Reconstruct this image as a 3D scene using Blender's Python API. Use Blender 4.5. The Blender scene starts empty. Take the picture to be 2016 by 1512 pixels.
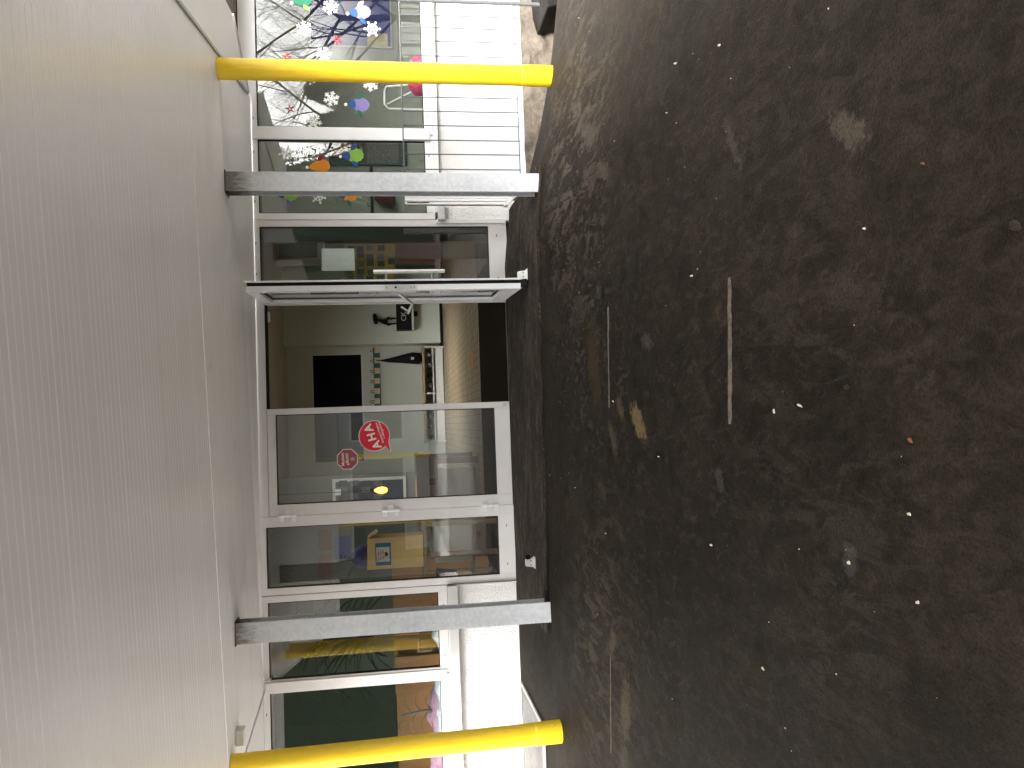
import bpy, bmesh, math, random
from mathutils import Vector, Matrix, noise
random.seed(7)
S = bpy.context.scene
COL = S.collection
R = math.radians

# ---------------------------------------------------------------- camera
PITCH, ROLL, YAW, FPX = 0.14304656, 0.02978571, 0.04519436, 1630.0
F0 = Vector((math.sin(YAW)*math.cos(PITCH), math.cos(YAW)*math.cos(PITCH), -math.sin(PITCH)))
R0 = Vector((math.cos(YAW), -math.sin(YAW), 0)); D0 = F0.cross(R0)
CR = math.cos(ROLL)*R0 + math.sin(ROLL)*D0
CD = -math.sin(ROLL)*R0 + math.cos(ROLL)*D0
cam = bpy.data.cameras.new('camera'); camo = bpy.data.objects.new('camera', cam); COL.objects.link(camo)
cam.sensor_width = 36; cam.sensor_fit = 'HORIZONTAL'; cam.lens = 36*FPX/2016; cam.clip_start = 0.05; cam.clip_end = 2000
M3 = Matrix((CD, CR, -F0)).transposed()        # the phone was held on its side: picture right is down
camo.matrix_world = M3.to_4x4()
S.camera = camo

# ---------------------------------------------------------------- sky, sun, exposure
SUN_EL, SUN_AZ = R(42), R(185)                 # azimuth measured from +Y towards +X
w = bpy.data.worlds.new('World'); S.world = w; w.use_nodes = True
nt = w.node_tree; bg = nt.nodes['Background']
sky = nt.nodes.new('ShaderNodeTexSky'); sky.sky_type = 'NISHITA'; sky.sun_disc = False
sky.sun_elevation = SUN_EL; sky.sun_rotation = SUN_AZ; sky.air_density = 1.0; sky.dust_density = 6.0; sky.ozone_density = 1.0
hs = nt.nodes.new('ShaderNodeHueSaturation'); hs.inputs['Saturation'].default_value = 0.12
nt.links.new(sky.outputs[0], hs.inputs['Color']); nt.links.new(hs.outputs[0], bg.inputs['Color'])
bg.inputs['Strength'].default_value = 0.15
sl = bpy.data.lights.new('sun', 'SUN'); sl.energy = 0.6; sl.angle = R(25); sl.color = (1, .97, .93)
so = bpy.data.objects.new('sun', sl); COL.objects.link(so)
sd = Vector((math.sin(SUN_AZ)*math.cos(SUN_EL), math.cos(SUN_AZ)*math.cos(SUN_EL), math.sin(SUN_EL)))
so.rotation_euler = sd.to_track_quat('Z', 'Y').to_euler(); so.location = sd*30
S.view_settings.view_transform = 'Standard'; S.view_settings.look = 'None'; S.view_settings.gamma = 1
S.view_settings.exposure = 2.82
S.cycles.use_denoising = True
S.cycles.max_bounces = 10; S.cycles.diffuse_bounces = 5; S.cycles.glossy_bounces = 5; S.cycles.transparent_max_bounces = 16
S.cycles.sample_clamp_indirect = 6; S.cycles.caustics_reflective = False; S.cycles.caustics_refractive = False

# ---------------------------------------------------------------- helpers
def ray(x, y): return F0 + (756-y)/FPX*CR + (x-1008)/FPX*CD
def at(x, y, Y):                                # where a line of sight meets the plane Y
    d = ray(x, y); return d*(Y/d.y)
def atz(x, y, Z):
    d = ray(x, y); return d*(Z/d.z)
def ext(x0, x1, y0, y1, Y):                     # X and Z extents of a picture box at depth Y
    a = at((x0+x1)/2, y1, Y).x; b = at((x0+x1)/2, y0, Y).x
    t = at(x0, (y0+y1)/2, Y).z; c = at(x1, (y0+y1)/2, Y).z
    return a, b, c, t                            # xmin, xmax, zmin, zmax

def tag(o, label=None, cat=None, group=None, kind=None):
    if label: o['label'] = label
    if cat: o['category'] = cat
    if group: o['group'] = group
    if kind: o['kind'] = kind
    return o
def thing(name, loc, label, cat, group=None):
    o = bpy.data.objects.new(name, None); COL.objects.link(o); o.location = loc; o.empty_display_size = .1
    return tag(o, label, cat, group)
def root_loc(o):
    v = Vector((0, 0, 0))
    while o: v += Vector(o.location); o = o.parent
    return v

class MB:
    def __init__(s): s.v = []; s.f = []; s.m = []; s.mi = 0
    def add(s, vs, fs):
        b = len(s.v); s.v += [tuple(v) for v in vs]; s.f += [tuple(i+b for i in f) for f in fs]; s.m += [s.mi]*len(fs); return s
    def box(s, x0, x1, y0, y1, z0, z1):
        return s.add([(x0,y0,z0),(x1,y0,z0),(x1,y1,z0),(x0,y1,z0),(x0,y0,z1),(x1,y0,z1),(x1,y1,z1),(x0,y1,z1)],
                     [(0,3,2,1),(4,5,6,7),(0,1,5,4),(1,2,6,5),(2,3,7,6),(3,0,4,7)])
    def tube(s, pts, rs, n=8, cap=True):
        pts = [Vector(p) for p in pts]
        if not isinstance(rs, (list, tuple)): rs = [rs]*len(pts)
        rings = []; up = None
        for i, p in enumerate(pts):
            t = (pts[min(i+1, len(pts)-1)] - pts[max(i-1, 0)]).normalized()
            if up is None:
                up = Vector((0,0,1)) if abs(t.z) < .9 else Vector((1,0,0))
            a = t.cross(up).normalized(); up = a.cross(t).normalized()
            rings.append([p + rs[i]*(math.cos(k*2*math.pi/n)*a + math.sin(k*2*math.pi/n)*up) for k in range(n)])
        vs = [v for r in rings for v in r]; fs = []
        for i in range(len(pts)-1):
            for k in range(n):
                fs.append((i*n+k, i*n+(k+1)%n, (i+1)*n+(k+1)%n, (i+1)*n+k))
        if cap: fs += [tuple(range(n-1, -1, -1)), tuple(range((len(pts)-1)*n, len(pts)*n))]
        return s.add(vs, fs)
    def prism(s, poly, y0, y1):                  # poly of (x, z), counter-clockwise seen from -Y
        n = len(poly)
        vs = [(x, y0, z) for x, z in poly] + [(x, y1, z) for x, z in poly]
        return s.add(vs, [tuple(range(n)), tuple(range(2*n-1, n-1, -1))] + [(i, i+n, (i+1)%n+n, (i+1)%n) for i in range(n)])
    def slab(s, poly, z0, z1):                   # poly of (x, y)
        n = len(poly)
        vs = [(x, y, z0) for x, y in poly] + [(x, y, z1) for x, y in poly]
        return s.add(vs, [tuple(range(n-1, -1, -1)), tuple(range(n, 2*n))] + [(i, (i+1)%n, (i+1)%n+n, i+n) for i in range(n)])
    def ring(s, x0, x1, z0, z1, a0, a1, c0, c1, y0, y1):   # outer rectangle, inner rectangle
        s.box(x0, a0, y0, y1, z0, z1); s.box(a1, x1, y0, y1, z0, z1)
        s.box(a0, a1, y0, y1, z0, c0); s.box(a0, a1, y0, y1, c1, z1); return s
    def build(s, name, mats, parent=None, smooth=False, bevel=0, loc=None):
        off = root_loc(parent) if parent else Vector(loc or (0,0,0))
        me = bpy.data.meshes.new(name)
        me.from_pydata([(v[0]-off.x, v[1]-off.y, v[2]-off.z) for v in s.v], [], s.f)
        if not isinstance(mats, (list, tuple)): mats = [mats]
        for m in mats: me.materials.append(m)
        if len(mats) > 1:
            me.polygons.foreach_set('material_index', s.m)
        if smooth: me.polygons.foreach_set('use_smooth', [True]*len(me.polygons))
        me.update()
        o = bpy.data.objects.new(name, me); COL.objects.link(o)
        if parent: o.parent = parent
        else: o.location = off
        if bevel:
            b = o.modifiers.new('bevel', 'BEVEL'); b.width = bevel; b.segments = 2; b.limit_method = 'ANGLE'
        return o

def text_mb(txt, size, mb, origin, ang=0, y=0, thick=.0008, align='CENTER', bold=0, sx=1):
    """lettering in an X-Z plane at depth y, readable from -Y"""
    c = bpy.data.curves.new('lettering', 'FONT'); c.body = txt; c.size = size; c.align_x = align; c.align_y = 'CENTER'
    c.resolution_u = 3; c.offset = bold; c.fill_mode = 'FRONT'
    o = bpy.data.objects.new('lettering', c); COL.objects.link(o)
    dg = bpy.context.evaluated_depsgraph_get(); me = o.evaluated_get(dg).to_mesh()
    ca, sa = math.cos(ang), math.sin(ang)
    vs = []
    for v in me.vertices:
        px, pz = v.co.x*sx, v.co.y
        vs.append((origin[0]+ca*px-sa*pz, y, origin[1]+sa*px+ca*pz))
    mb.add(vs, [tuple(p.vertices) for p in me.polygons])
    o.evaluated_get(dg).to_mesh_clear(); bpy.data.objects.remove(o); bpy.data.curves.remove(c)

# ---------------------------------------------------------------- materials
def mat(name, col, rough=.5, metal=0, spec=.5, var=0, vscale=8, bump=0, bscale=60, coat=0):
    m = bpy.data.materials.new(name); m.use_nodes = True; t = m.node_tree; b = t.nodes['Principled BSDF']
    b.inputs['Base Color'].default_value = (*col, 1); b.inputs['Roughness'].default_value = rough
    b.inputs['Metallic'].default_value = metal; b.inputs['Specular IOR Level'].default_value = spec
    b.inputs['Coat Weight'].default_value = coat
    tc = t.nodes.new('ShaderNodeTexCoord')
    if var:
        n = t.nodes.new('ShaderNodeTexNoise'); n.inputs['Scale'].default_value = vscale; n.inputs['Detail'].default_value = 6
        n.inputs['Roughness'].default_value = .65
        t.links.new(tc.outputs['Object'], n.inputs['Vector'])
        r = t.nodes.new('ShaderNodeValToRGB'); r.color_ramp.elements[0].position = .3; r.color_ramp.elements[1].position = .7
        r.color_ramp.elements[0].color = (*[max(0, c*(1-var)) for c in col], 1); r.color_ramp.elements[1].color = (*[min(1, c*(1+var)) for c in col], 1)
        t.links.new(n.outputs['Fac'], r.inputs[0]); t.links.new(r.outputs[0], b.inputs['Base Color'])
    if bump:
        n2 = t.nodes.new('ShaderNodeTexNoise'); n2.inputs['Scale'].default_value = bscale; n2.inputs['Detail'].default_value = 5
        t.links.new(tc.outputs['Object'], n2.inputs['Vector'])
        bu = t.nodes.new('ShaderNodeBump'); bu.inputs['Strength'].default_value = bump; bu.inputs['Distance'].default_value = .01
        t.links.new(n2.outputs['Fac'], bu.inputs['Height']); t.links.new(bu.outputs[0], b.inputs['Normal'])
    return m

class NT:                                        # small node-writing helper
    def __init__(s, name):
        s.m = bpy.data.materials.new(name); s.m.use_nodes = True; s.t = s.m.node_tree; s.b = s.t.nodes['Principled BSDF']
        s.tc = s.t.nodes.new('ShaderNodeTexCoord').outputs['Object']
    def n(s, typ, **kw):
        x = s.t.nodes.new(typ)
        for k, v in kw.items():
            if hasattr(x, k): setattr(x, k, v)
            else: x.inputs[k.replace('_', ' ')].default_value = v
        return x
    def l(s, a, b): s.t.links.new(a, b)
    def noise(s, scale, detail=5, rough=.6, vec=None, stretch=None, rot=None, dist=0):
        x = s.n('ShaderNodeTexNoise'); x.inputs['Scale'].default_value = scale; x.inputs['Detail'].default_value = detail
        x.inputs['Roughness'].default_value = rough; x.inputs['Distortion'].default_value = dist
        v = vec or s.tc
        if stretch or rot:
            mp = s.n('ShaderNodeMapping'); mp.inputs['Scale'].default_value = stretch or (1,1,1); mp.inputs['Rotation'].default_value = rot or (0,0,0)
            s.l(v, mp.inputs[0]); v = mp.outputs[0]
        s.l(v, x.inputs['Vector']); return x.outputs['Fac']
    def ramp(s, fac, stops):
        r = s.n('ShaderNodeValToRGB'); e = r.color_ramp.elements
        while len(e) < len(stops): e.new(.5)
        for i, (p, c) in enumerate(stops):
            e[i].position = p; e[i].color = (*c, 1) if isinstance(c, (tuple, list)) else (c, c, c, 1)
        s.l(fac, r.inputs[0]); return r.outputs[0]
    def mix(s, fac, a, b, mode='MIX'):
        x = s.n('ShaderNodeMix', data_type='RGBA', blend_type=mode)
        for i, v in ((0, fac), (6, a), (7, b)):
            sock = x.inputs[i]
            if isinstance(v, (int, float)): sock.default_value = v if i == 0 else (v, v, v, 1)
            elif isinstance(v, tuple): sock.default_value = (*v, 1)
            else: s.l(v, sock)
        return x.outputs[2]
    def math(s, op, a, b=None):
        x = s.n('ShaderNodeMath', operation=op)
        for i, v in enumerate((a, b)):
            if v is None: continue
            if isinstance(v, (int, float)): x.inputs[i].default_value = v
            else: s.l(v, x.inputs[i])
        return x.outputs[0]
    def blob(s, cx, cy, rx, ry, wob=.35, nscale=18, ang=0, soft=.25):      # a stain with its own ragged outline, 0..1
        mp = s.n('ShaderNodeMapping', vector_type='TEXTURE'); mp.inputs['Location'].default_value = (cx, cy, 0); mp.inputs['Scale'].default_value = (rx, ry, 1e3)
        mp.inputs['Rotation'].default_value = (0, 0, ang)
        s.l(s.tc, mp.inputs[0])
        ln = s.n('ShaderNodeVectorMath', operation='LENGTH'); s.l(mp.outputs[0], ln.inputs[0])
        nz = s.noise(nscale, 5, .65)
        d = s.math('ADD', ln.outputs['Value'], s.math('MULTIPLY', s.math('SUBTRACT', nz, .5), wob*4))
        return s.ramp(d, [(max(0, 1-soft*2), 1.0), (1.0, 0.0)])
    def bump(s, h, strength, dist=.01, prev=None):
        b = s.n('ShaderNodeBump'); b.inputs['Strength'].default_value = strength; b.inputs['Distance'].default_value = dist
        s.l(h, b.inputs['Height'])
        if prev is not None: s.l(prev, b.inputs['Normal'])
        return b.outputs[0]

def ground_mat():
    g = NT('worn_dark_asphalt')
    big = g.noise(.9, 6, .6, dist=.5); mid = g.noise(3.6, 12, .72, dist=.9); pat = g.noise(15, 10, .74, stretch=(1, .6, 1), rot=(0, 0, .4), dist=1.1)
    fine = g.noise(120, 4, .75); grit = g.noise(380, 2, .6)
    col = g.ramp(mid, [(.30, (.0108, .0080, .0050)), (.50, (.0214, .0162, .0108)), (.70, (.0360, .0278, .0190))])
    col = g.mix(1.0, col, g.ramp(pat, [(.32, .50), (.50, 1.0), (.66, 1.75)]), 'MULTIPLY')
    col = g.mix(g.ramp(big, [(.36, 0.0), (.64, 1.0)]), col, g.mix(1.0, col, (.50, .48, .45), 'MULTIPLY'))
    # dry, scuffed flakes: crisp edged, thickest by the right-hand post and the left pipe
    fl = g.noise(10, 9, .72, stretch=(1, .32, 1), rot=(0, 0, .25), dist=.9); flm = g.ramp(fl, [(.515, 0.0), (.55, 1.0)])
    fl2 = g.noise(24, 9, .72, stretch=(1, .4, 1), rot=(0, 0, -.3), dist=.7); flm2 = g.ramp(fl2, [(.55, 0.0), (.585, 1.0)])
    for (cx, cy, rx, ry, c, k, m_) in ((1.75, 5.2, 1.7, 1.2, (.105, .083, .062), .85, flm), (1.2, 5.0, 1.9, 1.4, (.082, .066, .050), .65, flm2), (-1.35, 4.9, 1.4, 1.0, (.080, .063, .045), .8, flm), (-1.2, 4.6, 1.7, 1.3, (.070, .056, .040), .65, flm2),
                                       (.35, 4.9, 1.0, .9, (.068, .058, .049), .65, flm2), (.0, 3.2, 2.8, 1.7, (.056, .044, .032), .5, flm2), (0, 2.2, 3, 1.2, (.050, .040, .030), .45, flm)):
        col = g.mix(g.math('MULTIPLY', g.math('MULTIPLY', m_, g.blob(cx, cy, rx, ry, .22, 2.3, 0, .5)), k), col, c)
    # separate spills and rubbed spots
    for (cx, cy, rx, ry, a, c, k) in ((-.03, 3.93, .15, .075, .9, (.135, .096, .046), .9), (.05, 4.22, .10, .05, .7, (.085, .065, .035), .55),
                                   (-.12, 4.38, .13, .05, .5, (.080, .064, .036), .5), (.3, 4.7, .32, .15, .2, (.038, .026, .010), .7),
                                   (-1.55, 4.35, .22, .10, -.3, (.085, .066, .040), .7), (-1.25, 4.55, .12, .06, -.5, (.085, .068, .045), .6),
                                   (-1.95, 4.45, .3, .10, -.2, (.06, .05, .037), .7), (1.35, 4.35, .16, .06, 1.2, (.07, .055, .040), .6),
                                   (.75, 2.05, .12, .05, .9, (.080, .064, .046), .6), (1.7, 4.75, .25, .07, 1.0, (.07, .057, .046), .6),
                                   (-.42, 2.15, .06, .04, .2, (.055, .050, .045), .6), (.95, 2.75, .12, .03, .5, (.055, .046, .036), .6),
                                   (.35, 3.75, .09, .045, 1.3, (.055, .048, .041), .6), (-.25, 3.0, .05, .04, .4, (.045, .040, .034), .7)):
        col = g.mix(g.math('MULTIPLY', g.blob(cx, cy, rx, ry, .55, 28, a, .22), k), col, tuple(v*1.25 for v in c))
    col = g.mix(g.math('MULTIPLY', g.blob(3.1, 5.3, 1.5, 2.6, .15, 1.5, -.3, .5), .7), col, g.mix(.55, col, (.082, .066, .054)))  # lighter colour painted in for the stronger light on the open right
    v = g.noise(3.0, 8, .78, stretch=(7, .8, 1), rot=(0, 0, .75)); col = g.mix(g.math('MULTIPLY', g.ramp(v, [(.62, 0.0), (.68, 1.0)]), .35), col, (.052, .041, .030))
    v = g.noise(2.6, 8, .78, stretch=(7, .8, 1), rot=(0, 0, -.5)); col = g.mix(g.math('MULTIPLY', g.ramp(v, [(.63, 0.0), (.69, 1.0)]), .3), col, (.046, .037, .028))
    vo = g.n('ShaderNodeTexVoronoi'); vo.inputs['Scale'].default_value = 24; g.l(g.tc, vo.inputs['Vector'])
    spk = g.ramp(vo.outputs['Distance'], [(.035, 1.0), (.06, 0.0)]); sc2 = g.n('ShaderNodeSeparateColor'); g.l(vo.outputs['Color'], sc2.inputs[0])
    col = g.mix(g.math('MULTIPLY', g.math('MULTIPLY', spk, g.ramp(sc2.outputs[0], [(.84, 0.0), (.88, 1.0)])), .6), col, (.12, .10, .08))
    col = g.mix(g.ramp(fine, [(.36, .6), (.60, 0.0)]), col, (.0035, .0027, .002))
    col = g.mix(g.math('MULTIPLY', g.ramp(grit, [(.58, 0.0), (.68, 1.0)]), .38), col, (.065, .052, .040))
    g.l(col, g.b.inputs['Base Color'])
    g.l(g.ramp(mid, [(.3, .56), (.7, .80)]), g.b.inputs['Roughness'])
    g.b.inputs['Specular IOR Level'].default_value = .05
    g.l(g.bump(grit, .35, .003, g.bump(fine, .5, .007, g.bump(pat, .3, .012))), g.b.inputs['Normal'])
    return g.m
def apron_mat():
    g = NT('dark_scuffed_apron_concrete')
    a = g.noise(6, 10, .74, stretch=(.5, 1.6, 1), dist=.8); f = g.noise(130, 4, .72); p = g.noise(22, 9, .74, stretch=(.6, 1.2, 1), dist=.8)
    col = g.ramp(a, [(.32, (.0115, .009, .0068)), (.50, (.034, .0265, .0195)), (.66, (.090, .073, .054))])
    col = g.mix(g.math('MULTIPLY', g.ramp(p, [(.555, 0.0), (.62, 1.0)]), .6), col, (.15, .132, .112))
    col = g.mix(g.ramp(f, [(.36, .5), (.6, 0.0)]), col, (.005, .004, .003))
    g.l(col, g.b.inputs['Base Color']); g.b.inputs['Roughness'].default_value = .7; g.b.inputs['Specular IOR Level'].default_value = .06
    g.l(g.bump(f, .6, .008, g.bump(p, .5, .015)), g.b.inputs['Normal']); return g.m
def concrete_mat(name, c0, c1, rough=.75, scale=6, bumpk=.5):
    g = NT(name); a = g.noise(scale, 7, .7, dist=.5); f = g.noise(110, 4, .7)
    col = g.ramp(a, [(.3, c0), (.7, c1)])
    st = g.noise(3.5, 6, .7, stretch=(1, 1, 3)); col = g.mix(g.ramp(st, [(.5, 0.0), (.75, .6)]), col, tuple(x*.45 for x in c0))
    col = g.mix(g.ramp(f, [(.35, .3), (.6, 0.0)]), col, tuple(x*.5 for x in c0))
    g.l(col, g.b.inputs['Base Color']); g.b.inputs['Roughness'].default_value = rough; g.b.inputs['Specular IOR Level'].default_value = .15
    g.l(g.bump(f, bumpk, .008, g.bump(a, .5, .02)), g.b.inputs['Normal']); return g.m
def galv_mat():
    g = NT('galvanised_steel')
    vo = g.n('ShaderNodeTexVoronoi'); vo.inputs['Scale'].default_value = 42; g.l(g.tc, vo.inputs['Vector'])
    sp = g.n('ShaderNodeSeparateColor'); g.l(vo.outputs['Color'], sp.inputs[0])
    n = g.noise(5, 6, .65, stretch=(1, 1, .25)); fine = g.noise(70, 5, .7)
    col = g.ramp(n, [(.3, (.40, .41, .42)), (.7, (.60, .61, .62))])
    col = g.mix(g.math('MULTIPLY', sp.outputs[0], .35), col, (.70, .72, .73))
    col = g.mix(g.ramp(fine, [(.66, 0.0), (.74, .5)]), col, (.66, .67, .66))
    # dirt and rust where the post meets the ceiling
    sep = g.n('ShaderNodeSeparateXYZ'); g.l(g.tc, sep.inputs[0])
    top = g.math('ADD', sep.outputs[2], g.math('MULTIPLY', g.math('SUBTRACT', g.noise(28, 5, .7, stretch=(1.6, 1.6, .5)), .5), .35))
    col = g.mix(g.ramp(g.math('SUBTRACT', top, 2.10), [(.02, 0.0), (.17, .85)]), col, (.10, .085, .055))
    g.l(col, g.b.inputs['Base Color']); g.b.inputs['Metallic'].default_value = .12
    g.l(g.ramp(n, [(.3, .42), (.7, .6)]), g.b.inputs['Roughness']); g.l(g.bump(fine, .12, .004), g.b.inputs['Normal']); return g.m
def ceiling_mat():
    g = NT('coated_roof_panel')
    a = g.noise(1.3, 5, .6); f = g.noise(14, 6, .7, dist=.4)
    col = g.ramp(a, [(.3, (.70, .678, .66)), (.7, (.745, .725, .71))])
    for (cx, cy, rx, ry, k) in ((.95, 3.0, .16, .035, .35), (.42, 2.55, .05, .09, .22), (-.1, 3.35, .05, .05, .3), (-1.45, 5.75, .10, .02, .6), (-1.35, 6.0, .05, .12, .3), (1.9, 6.0, .05, .10, .3), (-1.0, 3.6, .2, .06, .15), (1.2, 4.2, .3, .1, .12)):
        col = g.mix(g.math('MULTIPLY', g.blob(cx, cy, rx, ry, .4, 26, -.17, .4), k), col, (.30, .27, .23))
    col = g.mix(g.ramp(f, [(.66, 0.0), (.78, .25)]), col, (.36, .33, .30))
    g.l(col, g.b.inputs['Base Color']); g.b.inputs['Roughness'].default_value = .34; g.b.inputs['Specular IOR Level'].default_value = .5
    g.l(g.bump(g.noise(3, 4, .5), .12, .02), g.b.inputs['Normal']); return g.m
def plaster_mat():
    g = NT('white_roughcast_plaster')
    f = g.noise(75, 5, .65); v = g.n('ShaderNodeTexVoronoi'); v.inputs['Scale'].default_value = 95; g.l(g.tc, v.inputs['Vector'])
    a = g.noise(2.2, 6, .65)
    col = g.ramp(a, [(.3, (.74, .72, .69)), (.7, (.82, .81, .79))])
    col = g.mix(g.ramp(g.noise(11, 6, .7, stretch=(1, 1, .5)), [(.66, 0.0), (.8, .35)]), col, (.55, .51, .45))
    g.l(col, g.b.inputs['Base Color']); g.b.inputs['Roughness'].default_value = .9
    g.l(g.bump(f, .8, .012, g.bump(v.outputs['Distance'], .5, .012)), g.b.inputs['Normal']); return g.m
def yellow_mat():
    g = NT('yellow_painted_pipe')
    a = g.noise(3, 5, .6, stretch=(1, 1, .3))
    col = g.ramp(a, [(.3, (.85, .56, .010)), (.7, (.90, .63, .016))])
    sep = g.n('ShaderNodeSeparateXYZ'); g.l(g.tc, sep.inputs[0])
    low = g.ramp(sep.outputs[2], [(.02, 1.0), (.45, 0.0)])
    sp = g.ramp(g.noise(55, 4, .75), [(.64, 0.0), (.70, 1.0)])
    col = g.mix(g.math('MULTIPLY', low, sp), col, (.10, .06, .02))
    g.l(col, g.b.inputs['Base Color']); g.b.inputs['Roughness'].default_value = .38
    g.l(g.bump(g.noise(40, 3, .5), .05, .004), g.b.inputs['Normal']); return g.m
def glass_mat(name='window_glass', r0=.088, tint=(.945, .96, .95)):
    m = bpy.data.materials.new(name); m.use_nodes = True; t = m.node_tree; t.nodes.clear()
    out = t.nodes.new('ShaderNodeOutputMaterial'); mx = t.nodes.new('ShaderNodeMixShader')
    tr = t.nodes.new('ShaderNodeBsdfTransparent'); tr.inputs[0].default_value = (*tint, 1)
    gl = t.nodes.new('ShaderNodeBsdfGlossy'); gl.inputs['Roughness'].default_value = 0.0; gl.inputs[0].default_value = (1, 1, 1, 1)
    lw = t.nodes.new('ShaderNodeLayerWeight'); lw.inputs['Blend'].default_value = .5
    pw = t.nodes.new('ShaderNodeMath'); pw.operation = 'POWER'; pw.inputs[1].default_value = 5; t.links.new(lw.outputs['Facing'], pw.inputs[0])
    ma = t.nodes.new('ShaderNodeMath'); ma.operation = 'MULTIPLY_ADD'; ma.inputs[1].default_value = 1-r0; ma.inputs[2].default_value = r0
    t.links.new(pw.outputs[0], ma.inputs[0]); t.links.new(ma.outputs[0], mx.inputs[0])
    t.links.new(tr.outputs[0], mx.inputs[1]); t.links.new(gl.outputs[0], mx.inputs[2]); t.links.new(mx.outputs[0], out.inputs[0])
    return m
def wood_mat(name, c0, c1, rough=.5, rot=(0, 0, 0)):
    g = NT(name); n = g.noise(6, 6, .65, stretch=(9, 9, .8), rot=rot, dist=.6)
    g.l(g.ramp(n, [(.3, c0), (.7, c1)]), g.b.inputs['Base Color']); g.b.inputs['Roughness'].default_value = rough; return g.m

M = {}
M['ground'] = ground_mat()
M['ramp'] = apron_mat()
M['foundation'] = concrete_mat('broken_foundation_concrete', (.10, .082, .064), (.24, .20, .158), .9, 9, .9)
M['slab'] = concrete_mat('grey_slab_concrete', (.13, .125, .115), (.21, .20, .185), .8, 8)
M['darkstone'] = concrete_mat('dark_wet_stone', (.008, .007, .006), (.020, .017, .013), .6, 9)
M['plaster'] = plaster_mat()
M['frame'] = mat('white_coated_aluminium', (.66, .635, .61), .36, 0, .5, .05, 3, .03, 200)
M['frame2'] = mat('clean_white_aluminium', (.74, .73, .72), .33, 0, .5, .04, 5)
M['hinge'] = mat('bright_hinge_metal', (.84, .83, .82), .25, .1, .6, .03, 20)
M['sill'] = mat('pale_grey_aluminium', (.52, .51, .50), .4, .2, .5, .08, 6)
M['gasket'] = mat('black_rubber_gasket', (.005, .005, .005), .6, 0, .2, .3, 30)
M['glass'] = glass_mat()
M['galv'] = galv_mat()
M['yellow'] = yellow_mat()
M['ceiling'] = ceiling_mat()
M['rib'] = mat('painted_rib_highlight', (.86, .85, .84), .34, 0, .5, .04, 9)  # ribs coloured paler than the panel to imitate the light they catch
M['seam'] = mat('white_joint_strip', (.86, .85, .84), .4, 0, .5, .05, 9)
M['trim'] = mat('white_roof_trim', (.70, .69, .67), .4, 0, .5, .08, 9)
M['graytrim'] = mat('grey_roof_edge_trim', (.33, .32, .31), .45, .2, .5, .12, 12)
M['soffit'] = mat('brown_eave_boards', (.13, .105, .085), .7, 0, .4, .2, 12)
M['steel'] = mat('brushed_steel', (.62, .61, .59), .28, .9, .5, .08, 30)
M['wire'] = mat('galvanised_wire', (.11, .114, .115), .55, .1, .5, .15, 30)
M['black'] = mat('matte_black', (.004, .004, .004), .6, 0, .15, .3, 20)
M['white'] = mat('white_plastic', (.74, .74, .72), .4, 0, .5, .05, 20)
M['paper'] = mat('white_paper', (.76, .80, .77), .8, 0, .2, .03, 10)
M['snow'] = mat('snowflake_paper', (.84, .85, .80), .75, 0, .2, .03, 20)
for n, c in dict(purple=(.30, .24, .52), blue=(.035, .11, .33), lime=(.30, .58, .09), orange=(.85, .32, .03), crimson=(.30, .02, .05), green=(.03, .17, .10), violet=(.26, .16, .42), peach=(.72, .47, .28), red=(.62, .06, .07), pink=(.75, .10, .20)).items():
    M[n] = mat(n+'_craft_paper', tuple(v*.62 for v in c), .75, 0, .2, .06, 18)
M['sticker_red'] = mat('red_sticker_vinyl', (.62, .012, .035), .4, 0, .5, .04, 20)
M['sticker_rim'] = mat('pale_sticker_rim', (.80, .66, .62), .4, 0, .5, .04, 20)
M['sticker_cream'] = mat('cream_sticker_print', (.82, .76, .66), .45, 0, .5, .03, 30)
M['sticker_brick'] = mat('faded_red_sticker', (.27, .055, .065), .5, 0, .5, .08, 30)
M['sticker_gray'] = mat('grey_sticker_print', (.27, .28, .27), .5, 0, .5, .08, 30)
# indoors
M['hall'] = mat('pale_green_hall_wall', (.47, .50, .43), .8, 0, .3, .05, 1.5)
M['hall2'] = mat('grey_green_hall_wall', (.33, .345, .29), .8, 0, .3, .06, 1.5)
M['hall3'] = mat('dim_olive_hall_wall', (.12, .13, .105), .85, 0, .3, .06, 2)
M['hceil'] = mat('beige_hall_ceiling', (.36, .35, .30), .85, 0, .3, .06, 2)
M['tile'] = mat('ochre_floor_tile', (.255, .195, .115), .36, 0, .5, .28, 22)
M['grout'] = mat('dark_tile_joint', (.07, .06, .05), .8, 0, .3, .1, 20)
M['mat'] = mat('dark_ribbed_doormat', (.022, .0155, .0085), .95, 0, .05, .3, 60, .6, 200)
M['board'] = mat('black_chalkboard', (.0025, .0028, .0038), .75, 0, .08, .2, 4)
M['boardblue'] = mat('navy_pinboard_felt', (.045, .060, .24), .9, 0, .2, .1, 30)
M['slate'] = mat('slate_pinboard_felt', (.055, .065, .080), .9, 0, .2, .1, 30)
M['greenboard'] = mat('olive_green_board', (.085, .105, .075), .8, 0, .3, .12, 3)
M['alu'] = mat('light_board_frame', (.52, .52, .47), .4, .3, .5, .05, 9)
M['teal'] = mat('teal_rack_board', (.015, .085, .080), .6, 0, .4, .2, 9)
M['tagp'] = mat('cream_name_tag', (.55, .45, .28), .7, 0, .3, .2, 20)
M['woodb'] = wood_mat('reddish_brown_wood', (.10, .038, .014), (.17, .066, .024), .45)
M['woodo'] = wood_mat('orange_brown_wood', (.30, .125, .030), (.42, .19, .05), .5)
M['woodl'] = wood_mat('light_brown_wood', (.24, .15, .075), (.36, .24, .12), .5)
M['card'] = mat('tan_cardboard', (.80, .54, .22), .75, 0, .3, .08, 5)
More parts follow.
